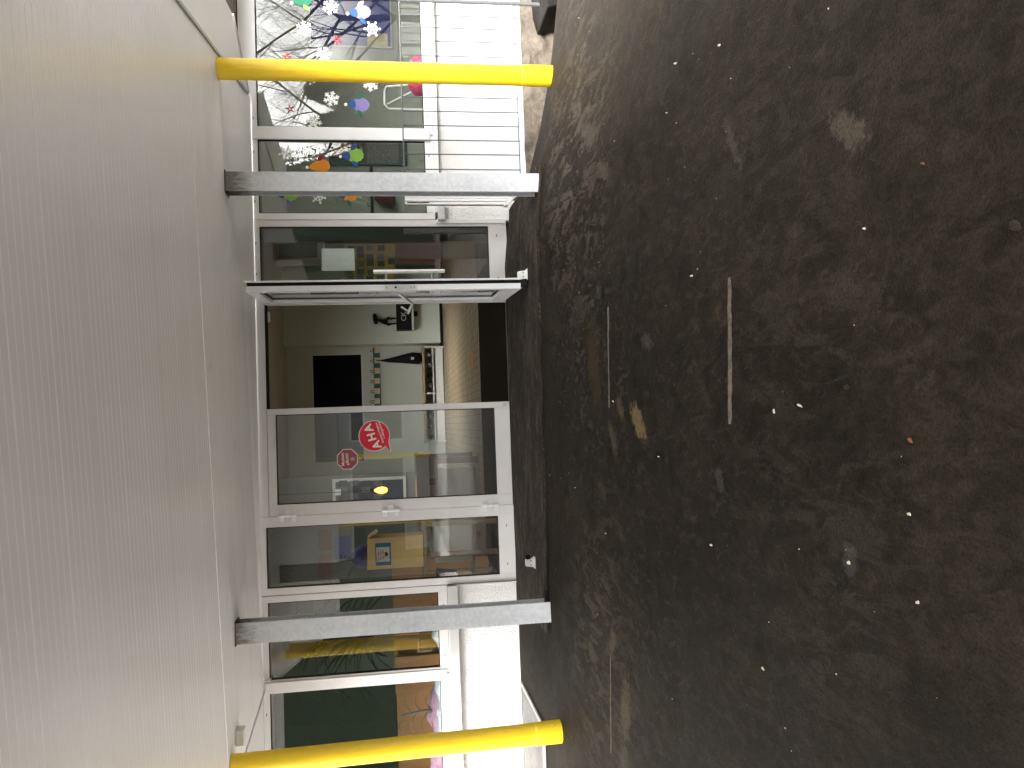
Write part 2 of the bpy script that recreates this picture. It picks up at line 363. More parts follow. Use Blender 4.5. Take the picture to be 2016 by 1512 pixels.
M['mustard'] = mat('mustard_poster_card', (.36, .235, .035), .8, 0, .2, .1, 12)
M['photo1'] = mat('dark_photo_print', (.035, .033, .030), .5, 0, .4, .7, 55)
M['photo2'] = mat('grey_photo_print', (.11, .10, .09), .5, 0, .4, .7, 50)
M['noticeblue'] = mat('blue_notice_border', (.012, .15, .27), .6, 0, .4, .05, 20)
M['noticepaper'] = mat('pinkish_notice_paper', (.72, .60, .52), .8, 0, .3, .04, 20)
M['print'] = mat('brown_print', (.16, .09, .06), .8, 0, .3, .1, 30)
M['leaf'] = mat('dark_green_palm_leaf', (.010, .024, .008), .5, 0, .25, .3, 8)
M['clay'] = mat('dark_clay_pot', (.12, .05, .025), .7, 0, .4, .15, 10)
M['purplebag'] = mat('deep_blue_bag', (.03, .02, .15), .6, 0, .4, .25, 9)
M['greencloth'] = mat('green_cloth', (.10, .19, .045), .8, 0, .3, .3, 9)
M['maroon'] = mat('maroon_jacket', (.095, .012, .018), .7, 0, .3, .3, 12)
M['clear'] = mat('crumpled_pale_foil', (.52, .58, .64), .25, .3, .5, .3, 14, .8, 20)
M['pinkcloth'] = mat('pink_patterned_cloth', (.24, .14, .19), .8, 0, .3, .35, 9)
M['tape'] = mat('orange_floor_tape', (.85, .16, .02), .5, 0, .4, .1, 20)
M['creamwall'] = mat('cream_cabinet', (.45, .43, .33), .6, 0, .4, .05, 5)
M['joint'] = mat('sandy_joint_filler', (.105, .084, .062), .9, 0, .3, .35, 45, .8, 150)
M['crumb'] = mat('pale_litter', (.46, .40, .31), .8, 0, .3, .2, 60)
M['dryleaf'] = mat('dry_brown_leaf', (.016, .009, .005), .8, 0, .3, .3, 60)
M['rust'] = mat('rusty_orange_crumb', (.13, .042, .018), .8, 0, .3, .3, 60)
M['bark'] = mat('grey_brown_bark', (.085, .070, .058), .9, 0, .2, .3, 9, .6, 40)
M['needle'] = mat('dark_evergreen_needles', (.018, .035, .016), .7, 0, .3, .4, 6)
M['farwall'] = mat('pale_far_facade', (.55, .55, .53), .85, 0, .3, .06, 2)
M['farglass'] = mat('dark_far_window', (.05, .055, .06), .15, 0, .5, .2, 2)
M['rockroof'] = mat('dark_far_roof', (.05, .05, .052), .8, 0, .3, .3, 4)

def sst(a, b, x):
    t = max(0, min(1, (x-a)/(b-a))); return t*t*(3-2*t)

# ---------------------------------------------------------------- ground
FY = 7.40                                        # outer face of the window frames
HC = 1.163                                       # underside of the canopy
def gz(X, Y):
    z = -1.124 - .028*max(0, min(6.0, 6.1-Y))
    z -= .1*max(0, min(2.6, X-1.4))
    z -= .12*max(0, min(1.5, X-1.8))*max(0, min(1.5, Y-5.9))
    z += .068*max(0, min(1, (Y-6.2)/1.15))*(1-sst(1.88, 2.02, X))
    return z
def axis(lo, hi, step, far):
    a = []; x = lo
    while x < hi+1e-6: a.append(round(x, 4)); x += step
    g = step; l = []; x = lo
    while x > -far: g *= 1.6; x -= g; l.append(x)
    g = step; r = []; x = a[-1]
    while x < far: g *= 1.6; x += g; r.append(x)
    return l[::-1]+a+r
xs = axis(-5, 5, .08, 900); ys = [y for y in axis(-.6, 7.42, .08, 900)]
mb = MB()
for y in ys:
    for x in xs:
        near = max(0, 1-max(0, math.hypot(x, y-4)-6)/3)
        mb.v.append((x, y, gz(x, y) + near*.006*noise.noise(Vector((x*1.7, y*1.7, 3))) - (.35 if y > 7.6 else 0)*sst(7.6, 9, y)))
nx = len(xs)
for j in range(len(ys)-1):
    for i in range(nx-1):
        mb.f.append((j*nx+i, j*nx+i+1, (j+1)*nx+i+1, (j+1)*nx+i)); mb.m.append(0)
ground = mb.build('ground', M['ground'], smooth=True); tag(ground, kind='structure')

def strip(pts, wid, name, parent):              # sandy filler standing a little proud in an asphalt joint
    b = MB(); prof = []
    n = len(pts)
    for i, (x, y) in enumerate(pts):
        k = wid[i] if isinstance(wid, list) else wid
        a, c = Vector(pts[max(0, i-1)]), Vector(pts[min(n-1, i+1)]); t = (c-a).normalized(); q = Vector((-t.y, t.x))
        for s_, h in ((-1, -.003), (-.55, .006), (.55, .006), (1, -.003)):
            px, py = x+q.x*s_*k/2, y+q.y*s_*k/2; prof.append((px, py, gz(px, py)+h))
    fs = [(i*4+k, i*4+k+1, i*4+k+5, i*4+k+4) for i in range(n-1) for k in range(3)]
    b.add(prof, fs); return b.build(name, M['joint'], parent)
def joint(p0, p1, w0, w1, n=30, wob=.004):
    pts = []; ws = []
    for i in range(n+1):
        t = i/n; q = (1-t)*p0 + t*p1
        pts.append((q.x + wob*random.uniform(-.3, .3), q.y + wob*noise.noise(Vector((i*.35, p0.x, p0.y)))*1.6)); ws.append((w0*(1-t)+w1*t)*random.uniform(.72, 1.2)*(1 if 0 < i < n else .45))
    return strip(pts, ws, 'joint_filler', ground)
def gat(x, y):                                   # a picture point on the ground
    p = atz(x, y, -1.2)
    for _ in range(12): p = atz(x, y, gz(p.x, p.y))
    return p
joint(gat(1438, 546), gat(1438, 835), .036, .024)
joint(gat(1198, 604), gat(1201, 802), .018, .016)
joint(gat(1203, 1285), gat(1204, 1482), .012, .012)

# entrance ramp: a thin concrete apron with a lip in front of the doors
mb = MB()
nX, nY = 40, 14
def edgeY(X): return 6.17 - .062*(X-.2)
for k, dz in ((0, .016), (1, -.06)):
    for j in range(nY+1):
        for i in range(nX+1):
            X = -1.62 + (1.93+1.62)*i/nX; e = edgeY(X) + .012*noise.noise(Vector((X*5, 0, 1)))
            Y = e + (7.41-e)*j/nY
            mb.v.append((X, Y, gz(min(X, 1.86), Y) + dz + (.004*noise.noise(Vector((X*3, Y*3, 0))) if k == 0 else 0)))
N = (nX+1)*(nY+1); I = lambda j, i, k=0: k*N + j*(nX+1)+i
for j in range(nY):
    for i in range(nX):
        mb.f.append((I(j,i), I(j,i+1), I(j+1,i+1), I(j+1,i))); mb.m.append(0)
for i in range(nX): mb.f.append((I(0,i,1), I(0,i+1,1), I(0,i+1), I(0,i))); mb.m.append(0)
for j in range(nY):
    mb.f.append((I(j,nX,1), I(j+1,nX,1), I(j+1,nX), I(j,nX))); mb.m.append(0)
    mb.f.append((I(j+1,0,1), I(j,0,1), I(j,0), I(j+1,0))); mb.m.append(0)
# right flank goes down to the lower ground beside it
mb.box(1.80, 1.95, 6.20, 7.38, -1.6, -1.125)
tag(mb.build('entrance_ramp', M['ramp']), kind='structure')

# grey slab let into the ground by the left wall
pl = [gat(1031, 1347), gat(1074, 1432), gat(1076, 1512)]
px = [(pl[0].x, 7.36), (pl[0].x+.01, pl[0].y-.03), (pl[1].x, pl[1].y), (pl[2].x-.9, pl[2].y+.03), (pl[2].x-.9, 7.36)]
px = [(px[0][0], px[0][1]), (pl[1].x, pl[1].y), (pl[1].x-1.6, pl[1].y+.12), (pl[1].x-1.6, 7.36)]
zz = gz(-2.5, 6.8)
sl_ = thing('ground_slab', (-2.7, 6.9, gz(-2.7, 6.9)), 'grey concrete slab with raised rim set in ground by the left wall', 'slab')
b = MB(); b.v = [(x, y, gz(x, y)-.05) for x, y in px]+[(x, y, gz(x, y)+.006) for x, y in px]
b.f = [(4,7,6,5),(0,1,5,4),(1,2,6,5),(2,3,7,6),(3,0,4,7)]; b.f[0] = (4,5,6,7)[::-1]; b.m = [0]*5
b.build('slab_plate', M['slab'], sl_)
b = MB(); q = [Vector((x, y, gz(x, y)+.012)) for x, y in px]
b.tube([q[0], q[1]], .013, 6); b.tube([q[1], q[2]], .013, 6); b.build('slab_rim', M['sill'], sl_)

# ---------------------------------------------------------------- the building front
B = thing('school_building', (0, FY, -1.05), 'school entrance front with white framed windows, glass doors and white plaster walls', 'building')
YF, YB = FY, FY+.07
def window(x0, x1, z0, z1, a0, a1, c0, c1, name='window', label=None, slots=None, m=None):
    f = MB().ring(x0+.0015, x1-.0015, z0, z1, a0, a1, c0, c1, YF, YB)
    # glazing bead: a slimmer inner frame set back
    o = f.build(name, m or M['frame'], B, bevel=.0025)
    if label: o['label'] = label
    e = .007
    MB().ring(a0-.002, a1+.002, c0-.002, c1+.002, a0+e, a1-e, c0+e, c1-e, YF+.012, YF+.05).build('gasket', M['gasket'], o)
    MB().box(a0+.003, a1-.003, YF+.026, YF+.032, c0+.003, c1-.003).build('pane', M['glass'], o)
    for (sx, sz, vert) in slots or []:
        MB().box(sx-(.003 if vert else .011), sx+(.003 if vert else .011), YF-.003, YF+.003, sz-(.011 if vert else .003), sz+(.011 if vert else .003)).build('drain_slot', M['gasket'], o)
    return o
HT, LT = HC+.004, 1.115
wa = window(-4.4, -2.186, -.42, HT, -4.35, -2.233, -.342, LT, label='left-hand window, cut by the yellow pipe', slots=[(-2.42, -.385, 0), (-2.42, 1.145, 0), (-3.1, -.385, 0)])
wb = window(-2.183, -1.424, -.42, HT, -2.135, -1.482, -.342, LT, label='narrow window behind the left steel post', slots=[(-1.6, -.385, 0), (-2.03, -.385, 0)])
wc = window(-1.421, -.748, -1.050, HT, -1.361, -.841, -.898, LT, 'sidelight', 'tall sidelight left of the closed door leaf', slots=[(-.93, -.97, 0), (-1.27, -.97, 0)])
wf = window(1.135, 1.834, -1.065, HT, 1.19, 1.777, -.900, LT-.002, 'sidelight', 'tall sidelight behind the open door leaf', slots=[(1.69, -.975, 0), (1.30, -.975, 0), (1.63, 1.145, 0), (1.36, 1.145, 0)])
wg = window(1.837, 2.605, -.425, HT, 1.896, 2.559, -.350, LT-.002, label='narrow window behind the right steel post', slots=[(2.0, 1.145, 0), (2.44, 1.145, 0), (2.42, -.385, 0), (2.02, -.385, 0)], m=M['frame2'])
wh = window(2.609, 4.6, -.425, 1.26, 2.660, 4.55, -.350, LT-.002, label='wide right-hand window reflecting sky and trees', slots=[(2.74, 1.145, 0), (2.78, -.385, 0)], m=M['frame2'])
MB().box(2.55, 2.665, YF-.018, YF-.001, -.40, HT-.01).build('mullion_cover', M['frame2'], wh, bevel=.006)
MB().box(-2.245, -2.15, YF-.018, YF-.001, -.40, HT-.02).build('mullion_cover', M['frame'], wa, bevel=.006)
# door frame: lintel, jambs and threshold
b = MB(); b.box(-.748, 1.133, YF, YB, 1.088, HT); b.box(-.748, -.7455, YF, YB, -1.05, 1.088); b.box(1.088, 1.133, YF, YB, -1.06, 1.088)
df = b.build('door_frame', M['frame'], B, bevel=.0025)
MB().box(.18, 1.085, YF+.010, YF+.028, 1.062, 1.0875).build('brush_seal', M['gasket'], df)
MB().box(.168, .172, YF+.075, YF+.08, -1.03, 1.08).build('edge_seal', M['gasket'], df)
MB().box(-.748, 1.133, YF-.045, YF+.16, -1.085, -1.052).build('threshold', M['foundation'], df)
b = MB(); b.box(.94, 1.03, YF+.02, YF+.06, 1.045, 1.085); b.build('door_catch', M['steel'], df, bevel=.004)

# closed leaf
dl = MB().ring(-.744, .179, -1.035, 1.084, -.650, .126, -.899, 1.014, YF-.004, YB-.006).build('door', M['frame'], B, bevel=.003)
dl['label'] = 'closed left door leaf with two red stickers'
MB().ring(-.652, .128, -.901, 1.016, -.643, .119, -.892, 1.007, YF+.010, YF+.045).build('gasket', M['gasket'], dl)
MB().box(-.647, .123, YF+.026, YF+.032, -.896, 1.011).build('pane', M['glass'], dl)
for zc in (at(567, 1015, FY).z, at(770, 1005, FY).z, at(965, 992, FY).z):
    for s_ in (-1, 1):
        h = MB(); h.tube([(-.745, YF-.016, zc+s_*.051-.024), (-.745, YF-.016, zc+s_*.051+.024)], .0135, 10)
        h.box(-.795, -.745, YF-.014, YF-.0065, zc+s_*.051-.021, zc+s_*.051+.021); h.build('hinge_knuckle', M['hinge'], dl, bevel=.002)
    h = MB(); h.tube([(-.745, YF-.016, zc-.025), (-.745, YF-.016, zc+.025)], .0145, 10); h.box(-.745, -.695, YF-.014, YF-.005, zc-.024, zc+.024)
    h.build('hinge_knuckle', M['hinge'], dl, bevel=.002)
b = MB(); b.box(.135, .165, YF-.012, YF-.003, -1.005, -.975); b.tube([(.15, YF-.02, -.99), (.15, YF-.004, -.99)], .008, 8); b.build('floor_bolt', M['sill'], dl, bevel=.002)

# open leaf, swung out 90 degrees; its inside faces -X
X0, X1, XG, XL = 1.050, 1.094, 1.121, 1.134
YE = 6.462; YHN = 7.385
def ring_x(mb, x0, x1, y0, y1, z0, z1, a0, a1, c0, c1):
    mb.box(x0, x1, y0, a0, z0, z1); mb.box(x0, x1, a1, y1, z0, z1); mb.box(x0, x1, a0, a1, z0, c0); mb.box(x0, x1, a0, a1, c1, z1); return mb
ge = (YE+.098, YHN-.098)
b = ring_x(MB(), X0, X1, YE, YHN, -1.035, 1.084, ge[0], ge[1], -.90, 1.000)
ring_x(b, XG, XL, YE-.012, YHN-.01, -1.045, 1.090, ge[0], ge[1], -.90, 1.000)
de = b.build('door', M['frame2'], B, bevel=.0025); de['label'] = 'right door leaf standing open towards the camera'
ring_x(MB(), X1+.0005, XG-.0005, YE+.008, YHN-.01, -1.03, 1.075, ge[0]+.006, ge[1]-.006, -.893, .993).build('gasket', M['gasket'], de)
MB().box(1.082, 1.088, ge[0]-.004, ge[1]+.004, -.905, 1.004).build('pane', M['glass'], de)
ring_x(MB(), X0+.0245, X0+.031, ge[0]-.001, ge[1]+.001, -.901, 1.001, ge[0]+.009, ge[1]-.009, -.890, .990).build('gasket', M['gasket'], de)
zt, zb = at(757, 563, YE).z, at(820, 563, YE).z
lp = MB().box(X0+.004, X1-.004, YE-.003, YE+.002, zb, zt).build('lock_plate', M['steel'], de)
for zk in (.06, .35, .82, .93):
    zq = zt + (zb-zt)*zk; MB().tube([(X0+.022, YE-.006, zq), (X0+.022, YE-.002, zq)], .004 if zk != .35 else .009, 8).build('screw' if zk != .35 else 'keyhole', M['gasket'], lp)
hx = at(800, 537, 6.60).x; zt, zb = at(735, 537, 6.6).z, at(875, 537, 6.6).z
b = MB(); b.tube([(hx, 6.58, zb), (hx, 6.58, zt)], .016, 14)
for zq in (zt-.10, zb+.10): b.tube([(XL-.002, 6.58, zq), (hx, 6.58, zq)], .010, 10)
ph = b.build('pull_handle', M['steel'], de, smooth=False)
b = MB(); b.tube([(XL-.002, 6.56, zb+.14), (XL+.018, 6.56, zb+.14)], .014, 12); b.build('lock_cylinder', M['steel'], de)
# inside lever handle with a bent bar
def pe(x, y, Y): v = at(x, y, Y); return (v.x, Y, v.z)
b = MB(); z0_ = at(795, 575, 6.52).z
b.box(X0-.012, X0+.001, 6.50, 6.545, at(818, 570, 6.5).z, at(770, 570, 6.5).z)
b.tube([(X0-.006, 6.52, at(787, 574, 6.52).z), pe(787, 579, 6.53)], [.02, .017], 10)
b.tube([pe(786, 579, 6.53), pe(797, 588, 6.56), pe(811, 599, 6.60), pe(805, 616, 6.66), pe(803, 619, 6.68)], [.013, .012, .011, .011, .011], 10)
b.tube([pe(805, 616, 6.66), pe(790, 607, 6.70)], [.009, .008], 8)
b.build('lever_handle', M['steel'], de, bevel=.001)
b = MB(); b.box(X0+.008, XG+.004, YE-.008, YE+.09, -1.085, -1.030); b.build('bottom_brush', M['gasket'], de, bevel=.004)
for zc in (-.85, 0, .9): MB().tube([(1.125, 7.392, zc-.07), (1.125, 7.392, zc+.07)], .013, 10).build('hinge', M['frame2'], de)
b = MB(); b.box(1.04, 1.07, 7.30, 7.38, 1.05, 1.082); b.tube([(1.055, 7.3, 1.06), (1.045, 7.3, 1.02)], .018, 8); b.build('door_catch', M['sill'], de, bevel=.004)

ang = R(-2.8); piv = Vector((1.09, 6.46-FY, 0))      # the leaf is not quite square to the wall
de.location = piv - Matrix.Rotation(ang, 3, 'Z') @ piv; de.rotation_euler = (0, 0, ang)
# walls, sills, eaves
MB().box(-4.6, -1.428, 7.432, 7.60, -1.25, -.46).build('plaster_wall', M['plaster'], B)
def wobble_wall():                               # right wall, its lower edge broken off unevenly
    b = MB(); n = 90; xa, xb = 2.02, 4.8; lo = []
    for i in range(n+1):
        X = xa+(xb-xa)*i/n; z = -1.285 + .022*noise.noise(Vector((X*2.1, 4, 0))) + .012*noise.noise(Vector((X*11, 9, 0)))
        z += .16*(1-sst(2.02, 2.12, X)); lo.append((X, z))
    poly = lo + [(xb, -.46), (xa, -.46)]
    b.prism(poly, 7.425, 7.60); b.build('plaster_wall', M['plaster'], B)
wobble_wall()
MB().box(1.836, 2.02, 7.432, 7.60, -1.30, -.46).build('plaster_wall', M['plaster'], B)
sb = MB(); sb.box(-4.6, -1.43, 7.36, 7.60, -.478, -.422); sb.box(-4.6, -1.43, 7.352, 7.362, -.512, -.428)
sb.build('window_sill', M['sill'], B, bevel=.003)
sb = MB(); sb.box(1.90, 4.8, 7.372, 7.60, -.470, -.427); sb.build('window_sill', M['frame2'], B, bevel=.003)
MB().box(-1.432, -1.425, 7.37, 7.45, -1.06, -.50).build('edge_profile', M['frame'], B)
MB().box(1.80, 1.842, 7.385, 7.45, -1.06, -.43).build('edge_profile', M['frame'], B, bevel=.003)
b = MB(); e = ext(862, 876, 404, 433, 7.36); b.box(e[0], e[1]+.02, 7.345, 7.43, e[2], e[3]); b.build('sill_end', M['sill'], B, bevel=.003)
# foundation strip of broken concrete below the right wall
b = MB(); n, kz = 150, 14
for j in range(kz+1):
    for i in range(n+1):
        X = 1.96+2.9*i/n; t = j/kz; z = -1.80 + (1.80-1.26)*t
        d = noise.fractal(Vector((X*4.2, z*5, 2)), 1.0, 2.0, 5)
        Y = 7.41 - .035 - .028*d - .07*(1-t) + (.06*max(0, noise.noise(Vector((X*7, z*9, 8)))-.25))
        b.v.append((X, min(7.47, Y), z+.01*d))
for j in range(kz):
    for i in range(n): b.f.append((j*(n+1)+i, j*(n+1)+i+1, (j+1)*(n+1)+i+1, (j+1)*(n+1)+i)); b.m.append(0)
b.build('foundation', M['foundation'], B)
b = MB(); n = 60
for j, (dy, z) in enumerate(((0, -1.12), (-.02, -1.06), (.04, -1.048))):
    for i in range(n+1):
        X = -4.6+3.15*i/n; b.v.append((X, 7.425+dy-.008*noise.noise(Vector((X*9, j, 0))), z-.006+.008*noise.noise(Vector((X*13, j, 5)))))
for j in range(2):
    for i in range(n): b.f.append((j*(n+1)+i, j*(n+1)+i+1, (j+1)*(n+1)+i+1, (j+1)*(n+1)+i)); b.m.append(0)
b.build('foundation', M['ramp'], B)
MB().box(2.9, 6.5, 6.95, 8.2, 1.27, 1.33).build('eave', M['soffit'], B)
MB().box(-6.5, 2.9, 7.405, 8.2, 1.20, 1.33).build('eave', M['soffit'], B)
MB().box(-6.5, 6.5, 7.40, 7.75, 1.34, 2.6).build('upper_wall', M['plaster'], B)
MB().box(-6.5, -4.6, 7.40, 7.75, -1.3, 1.34).build('plaster_wall', M['plaster'], B)
MB().box(4.8, 6.5, 7.40, 7.75, -1.9, 1.26).build('plaster_wall', M['plaster'], B)

# ---------------------------------------------------------------- the canopy
CA = R(9.8)
sdir = Vector((math.cos(CA), -math.sin(CA))); tdir = Vector((-math.sin(CA), -math.cos(CA)))
O = Vector((2.89, 7.24))                         # right edge meets the building here
K = thing('entrance_canopy', (0, 3, HC), 'pale grey ribbed panel canopy roof above the entrance', 'canopy')
WID = 5.07
def cp(s_, t_): return O + sdir*s_ + tdir*t_    # s from -WID (left) to 0 (right), t away from the building
seam_t = 1.985 - .0                              # distance of the bright seam from the building end
seam_t = (Vector((.54, 5.385))-O).dot(tdir)
PW = 1.0
def panel(t0, t1, first=False):
    b = MB(); prof = []; t = t0+.006
    k = 0; prof += [(t0, .0), (t0+.0012, .0)]
    step = PW/18
    for i in range(1, 18):
        tt = t0 + step*i; big = i % 6 == 0
        wd, dp = (.0062, .0012) if big else (.0034, .0007)
        prof += [(tt-wd, 0), (tt-wd*.45, -dp), (tt+wd*.45, -dp), (tt+wd, 0)]
    prof += [(t1-.0012, 0), (t1, .0)]
    n = len(prof)
    for (s_) in (-WID, 0):
        for (tt, dz) in prof:
            sx = s_
            q = cp(sx, tt)
            if q.y > 7.395:                      # trimmed where it meets the window frames
                q = Vector((q.x, 7.395))
            b.v.append((q.x, q.y, HC+dz))
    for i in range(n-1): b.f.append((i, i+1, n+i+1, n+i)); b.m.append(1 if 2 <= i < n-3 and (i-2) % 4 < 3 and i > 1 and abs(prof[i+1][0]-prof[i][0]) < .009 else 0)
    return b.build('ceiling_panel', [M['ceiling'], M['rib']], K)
t = seam_t
while t > -.95: t -= PW
tt0 = t
while t < 9.8:
    panel(t, t+PW); t += PW
TB = t
# one joint carries a white cover strip
a, c = cp(-WID+.25, seam_t), cp(-.33, seam_t); w_ = .006
b = MB(); b.add([(a.x, a.y-w_, HC+.001), (a.x, a.y-w_*.5, HC-.004), (a.x, a.y+w_*.5, HC-.004), (a.x, a.y+w_, HC+.001),
                 (c.x, c.y-w_, HC+.001), (c.x, c.y-w_*.5, HC-.004), (c.x, c.y+w_*.5, HC-.004), (c.x, c.y+w_, HC+.001)],
                [(0,1,5,4), (1,2,6,5), (2,3,7,6)])
b.build('joint_strip', M['seam'], K)
# solid roof above and edge trims
q = [cp(-WID-.02, -.05), cp(0.02, -.05), cp(.02, TB), cp(-WID-.02, TB)]
MB().slab([(p.x, min(p.y, 7.39)) for p in q], HC+.022, HC+.10).build('roof_deck', M['ceiling'], K)
def edge_bar(p0, p1, w_, z0, z1, name, m):
    d = (p1-p0).normalized(); n_ = Vector((-d.y, d.x))*w_/2
    MB().slab([tuple(p0-n_), tuple(p1-n_), tuple(p1+n_), tuple(p0+n_)], z0, z1).build(name, m, K)
edge_bar(cp(.006, .02), cp(.006, TB), .022, HC-.014, HC+.11, 'edge_trim', M['graytrim'])
edge_bar(cp(-WID-.006, .35), cp(-WID-.006, TB), .018, HC-.010, HC+.11, 'edge_trim', M['trim'])
# side wings of flat sheet beyond both edges
MB().slab([(2.90, 7.37), (2.53, 4.95), (3.10, 4.9), (3.30, 6.62), (2.95, 7.37)], HC+.008, HC+.03).build('side_sheet', M['ceiling'], K)
edge_bar(Vector((2.95, 7.35)), Vector((3.30, 6.66)), .014, HC-.004, HC+.035, 'edge_trim', M['trim'])
a = cp(-WID-.015, .45); c = cp(-WID-.015, 1.9)
MB().slab([(-2.13, 7.393), (-3.05, 7.393), (c.x-.8, c.y), (c.x, c.y)][::-1], HC+.004, HC+.03).build('side_sheet', M['ceiling'], K)
b = MB(); b.tube([(-2.12, 7.375, HC-.01), (-2.12, 7.375, 1.10), (-2.14, 7.36, 1.095)], .009, 8); b.tube([(-2.125, 7.37, HC-.012), (-2.125, 7.37, HC-.055)], .012, 8)
b.build('cable_end', M['sill'], K)
jb = MB(); e = ext(441, 460, 1457, 1490, 6.0); jb.box(-2.21, -2.10, 6.13, 6.24, HC-.055, HC-.001)
tag(jb.build('junction_box', M['trim'], None, bevel=.006, loc=(-2.15, 6.2, HC)), 'small pale junction box on canopy ceiling next to left yellow pipe', 'junction box')

# ---------------------------------------------------------------- steel posts and yellow pipes
def hbeam(cx, cy, wdt, label, lean=0):
    z0 = gz(cx, cy)-.004; base = (cx, cy, z0)
    t = thing('steel_post', base, label, 'post', 'galvanised posts carrying the canopy')
    h = wdt/2; d = wdt*.48; fl = .009
    MB().box(cx-h, cx+h, cy-d, cy-d+fl, z0, HC+.002).build('front_flange', M['galv'], t, bevel=.001)
    MB().box(cx-h, cx+h, cy+d-fl, cy+d, z0, HC+.002).build('rear_flange', M['galv'], t, bevel=.001)
    MB().box(cx-.0035, cx+.0035, cy-d+fl+.0005, cy+d-fl-.0005, z0, HC+.002).build('web', M['galv'], t)
    c = MB(); c.box(cx-h-.012, cx+h+.012, cy-d-.012, cy+d+.012, HC-.006, HC-.001); c.build('sealant_collar', M['joint'], t)
    return t
hbeam(-1.4425, 6.26, .150, 'galvanised steel post left of the doors, seen in front of the narrow palm window')
hbeam(1.812, 6.22, .142, 'galvanised steel post right of the doors, beside the wire railing')
def ypipe(top, bot, r, label, zc):
    z0 = gz(bot[0], bot[1])-.003
    t = thing('yellow_pipe', (bot[0], bot[1], z0), label, 'pipe', 'yellow rain pipes at the canopy corners')
    P0, P1 = Vector((bot[0], bot[1], z0)), Vector((top[0], top[1], HC+.004))
    L = lambda z: P0 + (P1-P0)*((z-z0)/(HC+.004-z0))
    zj = z0+zc
    MB().tube([L(zj-.02), P1], r, 40, False).build('pipe', M['yellow'], t, smooth=True)
    MB().tube([P0, L(zj-.012), L(zj), L(zj+.004)], [r*1.045, r*1.04, r*1.03, r*1.001], 40, False).build('socket', M['yellow'], t, smooth=True)
    c = MB(); c.tube([P1+Vector((0,0,-.008)), P1+Vector((0,0,.001))], r*1.06, 30); c.build('sealant_ring', M['tagp'], t)
    return t
ya = at(456, 1500, 5.95); ya2 = gat(1103, 1456)
yb = at(424, 136, 5.92); yb2 = gat(1088, 156)
print('pipes', ya, ya2, yb, yb2)
ypipe((-2.28, 5.98), (-2.255, 6.0), .078, 'bright yellow rain pipe at the left canopy corner', .19)
ypipe((2.575, 6.00), (2.60, 6.05), .075, 'yellow rain pipe at the right canopy corner, in front of the wire railing', .24)

# ---------------------------------------------------------------- wire railing on the right
YR = 7.0
rl = thing('wire_railing', (2.8, YR, -1.2), 'galvanised wire railing below the right windows', 'railing')
xl, xr = 1.90, 3.62
zt, zm, zb_ = -.150, -.450, -1.150
MB().tube([(xl, YR, zt), (xr+1.2, YR, zt)], .0062, 8).build('top_rail', M['wire'], rl)
MB().tube([(xl, YR+.012, zm), (xr+1.2, YR+.012, zm)], .0042, 8).build('middle_rail', M['wire'], rl)
MB().tube([(xl, YR+.012, zb_), (xr+1.2, YR+.012, zb_)], .0052, 8).build('bottom_rail', M['wire'], rl)
for yy in (334, 304.5, 277, 248.5, 220.5, 193, 166, 139, 112, 83, 57, 33):
    x_ = at(930, yy, YR).x
    MB().tube([(x_, YR, zb_-.004), (x_, YR, zt)], .0055, 8).build('bar', M['wire'], rl)
for x_ in (at(930, 360, YR).x,):
    MB().tube([(x_, YR, zb_-.004), (x_, YR, zt)], .0055, 8).build('bar', M['wire'], rl)
xp = at(920, 4, YR).x
MB().tube([(xp, YR, zb_-.30), (xp, YR, zt+.01)], .017, 12).build('post', M['wire'], rl)
for k in range(1, 8):
    MB().tube([(xp+.12*k, YR, zb_-.004), (xp+.12*k, YR, zt)], .0055, 8).build('bar', M['wire'], rl)
# ridged aluminium end post with slanted foot
e = ext(797, 990, 384, 403, 6.9)
b = MB(); zt2 = at(797, 394, 6.9).z; xa, xb = at(800, 403.5, 6.9).x, at(800, 378, 6.9).x
n = 4; wd = (xb-xa)/n
zA, zB = at(992, 403, 6.9).z, at(1003, 380, 6.9).z
for k in range(n):
    x0, x1 = xa+wd*k, xa+wd*(k+1)-.004
    za = zA+(zB-zA)*k/n; zb2 = zA+(zB-zA)*(k+1)/n
    b.prism([(x0, za), (x1, zb2), (x1, zt2), (x0, zt2)], 6.88-.004*(k % 2), 6.92)
b.box(xa, xb, 6.895, 6.93, zB+.05, zt2-.01)
pt = thing('aluminium_post', (1.86, 6.9, -1.05), 'short ridged white aluminium post beside the right steel post', 'post')
b.build('ridged_profile', M['frame2'], pt, bevel=.002)
b = MB(); b.prism([(xa-.006, zA-.035), (xb+.01, zB-.06), (xb+.01, zB-.008), (xa-.006, zA-.006)], 6.87, 6.96); b.build('foot', M['frame'], pt, bevel=.003)
MB().box(xa+.012, xa+.018, 6.872, 6.8755, zt2-.20, zt2-.02).build('slot', M['gasket'], pt)

